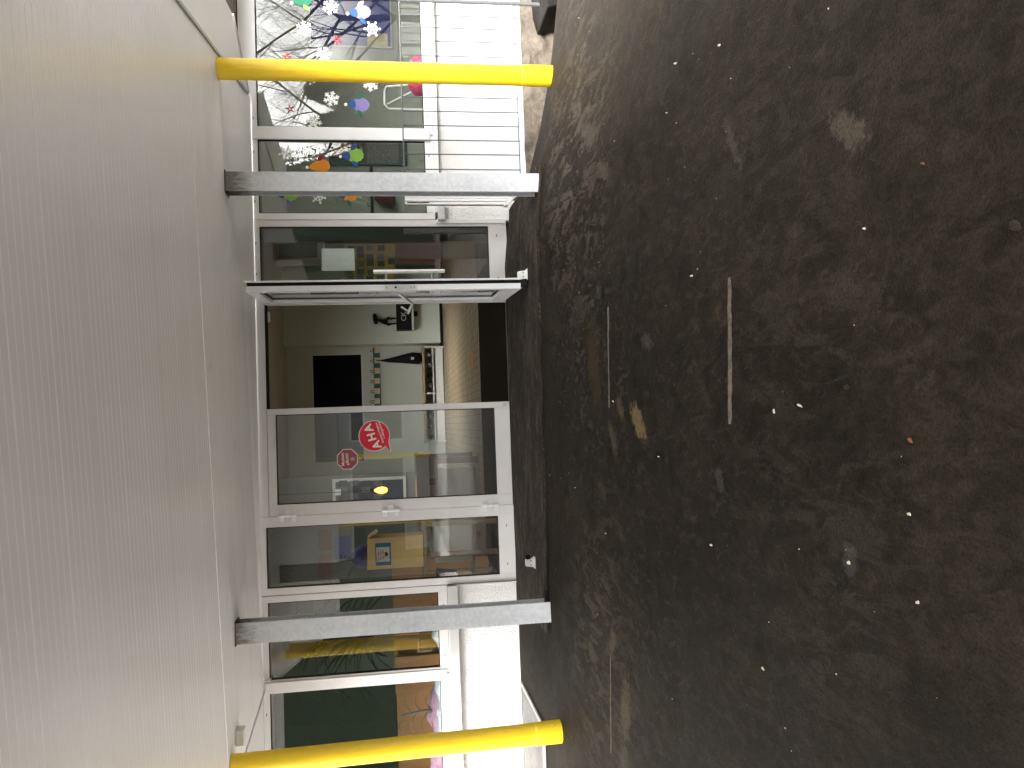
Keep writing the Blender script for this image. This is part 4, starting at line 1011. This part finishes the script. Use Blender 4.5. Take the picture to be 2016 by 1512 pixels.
sheet('green_panel', 548, 625, 478, 507, 16.27, M['greenboard'], 'olive green panel above the wooden hall door', 'panel')
ps = thing('photo_poster', (3.9, 16.29, 0), 'mustard poster covered with small photographs behind the right sidelight', 'poster')
a, c, d, e = ext(678, 779, 480, 585, 16.28); MB().box(a, c, 16.28, 16.295, d, e).build('poster_board', M['mustard'], ps)
for i in range(4):
    for j in range(5):
        if random.random() < .12: continue
        x_, y_ = 683+i*19.5+random.uniform(-2, 2), 484+j*15+random.uniform(-2, 2)
        sheet('photo', x_, x_+14, y_, y_+11, 16.278, M['photo1' if random.random() < .6 else 'photo2'], '', '', parent=ps, th=.004)
sheet('photo', 764, 778, 508, 520, 16.278, M['photo1'], '', '', parent=ps, th=.004)

# ---------------------------------------------------------------- paper and stickers on the panes
YG = FY+.0345                                     # inner face of the panes
YO = FY+.0245                                     # outer face
a, c, d, e = ext(633, 698, 489, 533, FY+.03)
tag(MB().box(a, c, YG, YG+.0012, d, e).build('paper_sheet', M['paper'], None, loc=((a+c)/2, YG, d)), 'blank white paper sheet stuck inside the right sidelight', 'paper')
def flake_mesh(r, arms=6, kind=0):
    b = MB()
    def bar(p0, p1, w_):
        p0, p1 = Vector(p0), Vector(p1); d_ = (p1-p0).normalized(); n_ = Vector((-d_.y, d_.x))*w_/2
        b.prism([tuple(p0-n_), tuple(p1-n_), tuple(p1+n_), tuple(p0+n_)], 0, .0015)
    for k in range(arms):
        a_ = k*2*math.pi/arms; u = Vector((math.cos(a_), math.sin(a_))); w_ = Vector((-u.y, u.x))
        bar(u*0, u*r*.97, r*.13)
        for s_ in (-1, 1):
            if kind == 0: bar(u*r*.55, u*r*.80+w_*s_*r*.28, r*.11); bar(u*r*.28, u*r*.45+w_*s_*r*.20, r*.10)
            else: bar(u*r*.42, u*r*.60+w_*s_*r*.26, r*.12)
        if kind == 1:
            c_ = u*r*.92; b.prism([(c_.x+r*.14*math.cos(q*math.pi/4), c_.y+r*.14*math.sin(q*math.pi/4)) for q in range(8)], 0, .0016)
    b.prism([(r*.2*math.cos(q*math.pi/6), r*.2*math.sin(q*math.pi/6)) for q in range(12)], 0, .0017)
    me = bpy.data.meshes.new('snowflake'); me.from_pydata(b.v, [], b.f); me.materials.append(M['snow']); me.update(); return me
FM = [flake_mesh(.074, 6, 0), flake_mesh(.072, 6, 1)]
flakes = [(651, 15, 1, 0, .2, 'paper snowflake near the top right of the wide right window'), (733, 58, 1, 1, .5, 'knobbed paper snowflake above the pinned note in the wide right window'),
          (599, 57, 1, 0, .9, 'paper snowflake highest in the wide right window, right of the pipe'), (637, 108, 1, 0, .4, 'paper snowflake beside the right yellow pipe, on its right'),
          (730, 166, 1, 0, .1, 'paper snowflake half hidden by the right yellow pipe'), (652.6, 195.4, 1, 0, .25, 'white paper snowflake above the purple fish left of the yellow pipe'),
          (618, 241, 1, 0, .7, 'paper snowflake at the left edge of the wide right window'), (564, 301.5, .92, 1, .3, 'paper snowflake highest in the narrow right window'),
          (627, 387, .92, 1, .8, 'paper snowflake between two fish left of the right steel post')]
for (x, y, sc_, kd, ro, lb) in flakes:
    p = at(x, y, YG); o = bpy.data.objects.new('paper_snowflake', FM[kd]); COL.objects.link(o); o.location = (p.x, YO-.0022, p.z); o.scale = (sc_, 1, sc_); o.rotation_euler = (0, ro, 0)
    tag(o, lb, 'snowflake', 'paper snowflakes on the right windows')
YQ = YO-.0035                                    # cutouts stuck to the outer face
def fish(px_, py_, body, head, fin1, fin2, label, size=1.0, ang=0, tail=None):
    p = at(px_, py_, YQ); t = thing('paper_fish', (p.x, YQ, p.z), label, 'fish cutout', 'paper fish on the right windows')
    ca, sa = math.cos(ang), math.sin(ang)
    def T(pts): return [(p.x+size*(ca*x-sa*z), p.z+size*(sa*x+ca*z)) for x, z in pts]
    bp = []
    for k in range(28):
        a_ = k*2*math.pi/28; rr = 1+(.10 if k % 2 and math.sin(a_) < .3 else 0); bp.append((.062*rr*math.cos(a_), .078*rr*math.sin(a_)-.01))
    MB().prism(T(bp), YQ+.0004, YQ+.0012).build('body', M[body], t)
    MB().prism(T([(0, .105), (-.030, .075), (-.042, .045), (-.02, .03), (.02, .03), (.042, .045), (.030, .075)]), YQ-.0006, YQ+.0002).build('head', M[head], t)
    def leafp(cx, cz, L_, w_, a_):
        pts = [(L_*(k/6-.5), w_*math.sin(math.pi*k/6)) for k in range(7)]+[(L_*(k/6-.5), -w_*math.sin(math.pi*k/6)) for k in range(5, 0, -1)]
        c2, s2 = math.cos(a_), math.sin(a_); return T([(cx+c2*x-s2*z, cz+s2*x+c2*z) for x, z in pts])
    MB().prism(leafp(.075, -.012, .085, .020, -.9), YQ-.0006, YQ+.0002).build('fin', M[fin1], t)
    MB().prism(leafp(-.082, -.004, .085, .020, .5), YQ-.0006, YQ+.0002).build('fin', M[fin2], t)
    if tail: MB().prism(T([(-.035, -.125), (.035, -.125), (.018, -.075), (-.018, -.075)]), YQ+.0014, YQ+.002).build('tail', M[tail], t)
    MB().prism(T([(.014*math.cos(k*.785), .118+.014*math.sin(k*.785)) for k in range(8)]), YQ-.0014, YQ-.0008).build('eye', M['snow'], t)
fish(710, 24, 'purple', 'blue', 'peach', 'blue', 'purple paper fish with blue head on the navy pinboard side, far right', 1.0, .15)
fish(707, 206, 'purple', 'blue', 'green', 'green', 'purple paper fish with green fins left of the right yellow pipe', 1.0, 0)
fish(597, 0, 'green', 'green', 'lime', 'lime', 'green paper fish cut by the upper right edge of the picture', .9, .3)
fish(696, 306, 'lime', 'blue', 'blue', 'blue', 'lime green paper fish with blue fins in the narrow right window', .98, .1)
fish(630, 327, 'orange', 'orange', 'crimson', 'blue', 'orange paper fish with crimson fin, right of the right steel post', .95, .1)
fish(567, 382, 'lime', 'blue', 'green', 'violet', 'green paper fish with violet fin left of the right steel post', .95, 0, 'orange')
fish(686, 383, 'orange', 'blue', 'green', 'green', 'orange paper fish with green fin left of the right steel post', .95, 0, 'lime')
for (x, y, m_, s_, ro, lb) in ((664, 78, 'red', .06, .5, 'red paper star on the navy pinboard pane'), (571, 214, 'red', .05, .2, 'thin red paper star high in the wide right window, left of the pipe'), (565, 112, 'red', .055, 1.2, 'red paper scrap high in the wide right window beside the yellow pipe')):
    p = at(x, y, YQ); b = MB()
    for k in range(5):
        a_ = ro+k*2*math.pi/5; u = Vector((math.cos(a_), math.sin(a_))); n_ = Vector((-u.y, u.x))*.008
        b.prism([(p.x+u.x*.01-n_.x, p.z+u.y*.01-n_.y), (p.x+u.x*s_, p.z+u.y*s_), (p.x+u.x*.01+n_.x, p.z+u.y*.01+n_.y)], YQ+.0003, YQ+.0011)
    tag(b.build('paper_star', M[m_], None, loc=(p.x, YQ, p.z)), lb, 'star cutout', 'red paper stars on the right window')

# red speech-bubble sticker
p = at(737, 858, YO); ys_ = YO
sk = thing('speech_bubble_sticker', (p.x, ys_, p.z), 'red round speech bubble sticker reading AHA on the closed door leaf', 'sticker')
rr = .133
def bubble(r, g_):
    pts = []; a0, a1 = R(-70), R(-40)            # the tail leaves lower left
    tipx, tipz = -.141, -.142
    for k in range(48):
        a_ = R(-112)+k*R(338)/47; pts.append((p.x+r*math.cos(a_), p.z+r*math.sin(a_)))
    t1 = at(769, 889, YO); pts.append((t1.x-g_*.5, t1.z-g_*1.2)); return pts
MB().prism(bubble(rr+.004, .006), ys_-.0010, ys_-.0004).build('rim', M['sticker_rim'], sk)
MB().prism(bubble(rr-.002, 0), ys_-.0018, ys_-.0012).build('disc', M['sticker_red'], sk)
b = MB(); a_ = R(22); u = Vector((math.cos(a_), math.sin(a_))); v_ = Vector((-u.y, u.x)); cc = Vector((p.x, p.z))
q_ = cc + v_*.022
text_mb('A', .098, b, tuple(q_-u*.083-v_*.010), a_, ys_-.0022, bold=.0028); b.build('lettering', M['sticker_cream'], sk)
b = MB(); text_mb('H', .098, b, tuple(q_), a_-R(8), ys_-.0022, bold=.0028); b.build('lettering', M['sticker_cream'], sk)
b = MB(); text_mb('A', .098, b, tuple(q_+u*.080-v_*.004), a_, ys_-.0022, bold=.0028); b.build('lettering', M['sticker_cream'], sk)
b = MB(); text_mb('Abstand | Hygiene', .0255, b, tuple(cc-v_*.052+u*.006), a_-R(4), ys_-.0022, bold=.0004); b.build('lettering', M['sticker_cream'], sk)
b = MB(); text_mb('+ Alltagsmaske', .0255, b, tuple(cc-v_*.078+u*.020), a_-R(4), ys_-.0022, bold=.0004); b.build('lettering', M['sticker_cream'], sk)
# octagon sticker
p = at(684, 904, YO); oc = thing('octagon_sticker', (p.x, ys_, p.z), 'faded red octagonal mask notice sticker on the closed door leaf', 'sticker')
def octo(r): return [(p.x+r*math.cos(R(22.5+45*k)), p.z+r*math.sin(R(22.5+45*k))) for k in range(8)]
MB().prism(octo(.097), ys_-.0010, ys_-.0004).build('rim', M['sticker_rim'], oc)
MB().prism(octo(.090), ys_-.0018, ys_-.0012).build('plate', M['sticker_brick'], oc)
b = MB(); text_mb('Masken', .038, b, (p.x, p.z+.040), R(3), ys_-.0022, bold=.0004); b.build('lettering', M['sticker_cream'], oc)
b = MB(); text_mb('pflicht!', .038, b, (p.x, p.z+.002), R(3), ys_-.0022, bold=.0004); b.build('lettering', M['sticker_cream'], oc)
MB().prism([(p.x+.017*math.cos(k*.524), p.z-.045+.019*math.sin(k*.524)) for k in range(12)], ys_-.0024, ys_-.0019).build('mask_symbol', M['sticker_gray'], oc)

# ---------------------------------------------------------------- the yard behind the camera, mirrored in the glass
M['yard'] = concrete_mat('pale_yard_paving', (.40, .385, .36), (.52, .50, .47), .85, 3)  # pale unseen paving, laid to bounce daylight onto the canopy ceiling
b = MB()
for (x0, x1, y0, y1) in ((-45, -3.3, -16.0, 7.3), (4.7, 45, -16.0, 6.6)):
    nxp, nyp = 24, 16
    for j in range(nyp+1):
        for i in range(nxp+1):
            X, Y = x0+(x1-x0)*i/nxp, y0+(y1-y0)*j/nyp; b.v.append((X, Y, gz(X, Y)+.012))
    o_ = len(b.v)-(nxp+1)*(nyp+1)
    for j in range(nyp):
        for i in range(nxp): b.f.append((o_+j*(nxp+1)+i, o_+j*(nxp+1)+i+1, o_+(j+1)*(nxp+1)+i+1, o_+(j+1)*(nxp+1)+i)); b.m.append(0)
struct('yard_paving', b, M['yard'])
struct('back_yard_paving', MB().add([(-45, -6, gz(0, -6)+.006), (-45, -40, gz(0, -40)+.012), (45, -40, gz(0, -40)+.012), (45, -6, gz(0, -6)+.006)], [(0,1,2,3)]), M['slab'])
def branch(mb, p, d, L_, r, depth, rnd, seg=3):
    pts = [p]; rs = [r]; q_ = p.copy(); dd = d.copy()
    for i in range(seg):
        dd = (dd+Vector((rnd.uniform(-.22, .22), rnd.uniform(-.22, .22), rnd.uniform(-.1, .2)))).normalized(); q_ = q_+dd*L_/seg; pts.append(q_.copy()); rs.append(r*(1-.45*(i+1)/seg))
    mb.tube(pts, rs, 5 if depth > 2 else 3, False)
    if depth == 0: return
    for k in range(rnd.choice((3, 4)) if depth > 2 else 5):
        i = rnd.randint(1, seg); a_ = rnd.uniform(0, 6.28); sp = rnd.uniform(.5, 1.0)
        nd = (dd+Vector((math.cos(a_)*sp, math.sin(a_)*sp, rnd.uniform(-.2, .5)))).normalized()
        branch(mb, pts[i], nd, L_*rnd.uniform(.55, .8), rs[i]*rnd.uniform(.5, .7), depth-1, rnd, 3 if depth > 1 else 2)
def bare_tree(x, y, h, seed, label):
    rnd = random.Random(seed); z = gz(x, y)-.1
    t = thing('bare_tree', (x, y, z), label, 'tree', 'leafless trees across the yard')
    b = MB(); tp = [Vector((x, y, z)), Vector((x+.05, y, z+h*.15)), Vector((x-.05, y+.05, z+h*.32))]; b.tube(tp, [h*.013, h*.010, h*.008], 9); b.build('trunk', M['bark'], t)
    b = MB()
    for k in range(5):
        a_ = k*1.257+rnd.uniform(-.3, .3); branch(b, tp[-1 if k % 2 else 1]+Vector((0, 0, 0)), Vector((math.cos(a_)*.8, math.sin(a_)*.8, rnd.uniform(.5, 1.2))).normalized(), h*.30, h*.0048, 5, rnd)
    b.build('crown', M['bark'], t)
bare_tree(10.6, -6.5, 8.5, 3, 'large leafless tree reflected at the right end of the wide right window')
bare_tree(9.6, -11.5, 9.5, 8, 'leafless tree reflected beside the right yellow pipe')
bare_tree(14.5, -13, 11, 12, 'tall leafless tree furthest back in the window reflection')
def evergreen(x, y, h, r, seed, label):
    rnd = random.Random(seed); z = gz(x, y)-.05; t = thing('evergreen_shrub', (x, y, z), label, 'shrub', 'evergreens across the yard')
    MB().tube([(x, y, z), (x, y, z+h*.7)], [.09, .03], 8).build('trunk', M['bark'], t)
    b = MB(); b.tube([(x, y, z+.12), (x, y, z+.3), (x, y, z+h*.35), (x, y, z+h*.7), (x, y, z+h*1.0)], [v*(.35 if x < -9.5 else .9) for v in (r*.5, r*.82, r*.64, r*.34, r*.03)], 10); b.build('opaque_core', M['needle'], t)  # solid core added to block sky glimmer between the needles
    b = MB()
    for _ in range(5200):
        v = rnd.random()**.8; rad = (r*(1-v)**.8+.06)*math.sqrt(rnd.uniform(.15, 1))*(1+.25*noise.noise(Vector((v*5, x, seed)))); a_ = rnd.uniform(0, 6.28)
        c_ = Vector((x+rad*math.cos(a_), y+rad*math.sin(a_), z+.15+h*v)); s_ = rnd.uniform(.04, .09)
        d1 = Vector((rnd.uniform(-1,1), rnd.uniform(-1,1), rnd.uniform(-.4,.8))).normalized(); d2 = d1.cross(Vector((rnd.uniform(-1,1), rnd.uniform(-1,1), 1))).normalized()
        b.add([c_-d1*s_*1.5, c_+d2*s_*.5, c_+d1*s_*1.5, c_-d2*s_*.5], [(0,1,2,3)])
    b.build('crown', M['needle'], t)
evergreen(9.7, -9.2, 3.7, 1.2, 15, 'dark evergreen shrub mirrored behind the right yellow pipe')
evergreen(8.6, -8.8, 3.6, 1.2, 5, 'dark evergreen shrub reflected left of the right yellow pipe')
evergreen(7.2, -10.5, 3.0, 1.2, 6, 'dark evergreen shrub reflected at the left edge of the wide right window')
for k, (x, y, h_) in enumerate(((-8.2, -10.5, 12), (-10.6, -11.5, 12.5), (-13.2, -10.8, 11), (-5.9, -13, 12), (4.6, -10.5, 11), (6.3, -10.2, 10.5), (7.3, -11.8, 8.0))):  # left-hand ones and the sidelight one added to darken the mirrored view
    evergreen(x, y, h_, 2.5, 20+k, ('tall evergreen added to darken the left window reflection, first from the yard wing', 'tallest evergreen added to darken the left window reflection', 'tall evergreen added to darken the far left of the left window reflection', 'evergreen added to darken the narrow left window reflection', 'evergreen added to darken the right sidelight reflection', 'tall evergreen mirrored in the narrow right window', 'tall evergreen mirrored where the narrow and wide right windows meet')[k])
# school wing across the yard
Wg = thing('far_building', (-3, -17, -1.3), 'pale far school wing with yellow columns, mirrored in the door glass', 'building')
MB().box(-6.5, 4.5, -18, -17, -1.35, 2.6).build('wall', M['farwall'], Wg)
MB().box(-6.9, 4.9, -18.4, -15.6, 2.61, 2.95).build('roof', M['rockroof'], Wg)
for k in range(4):
    xx = -5.4+k*2.45
    w_ = MB().box(xx, xx+1.7, -17.001, -16.97, -.3, 1.6).build('window', M['farglass'], Wg)
    MB().ring(xx-.08, xx+1.78, -.38, 1.68, xx, xx+1.7, -.3, 1.6, -17.0, -16.93).build('window_frame', M['frame2'], w_)
for k in range(4):
    xx = -5.9+k*2.4
    MB().tube([(xx, -15.8, -1.35), (xx, -15.8, 2.61)], .08, 14).build('column', M['yellow'], Wg)
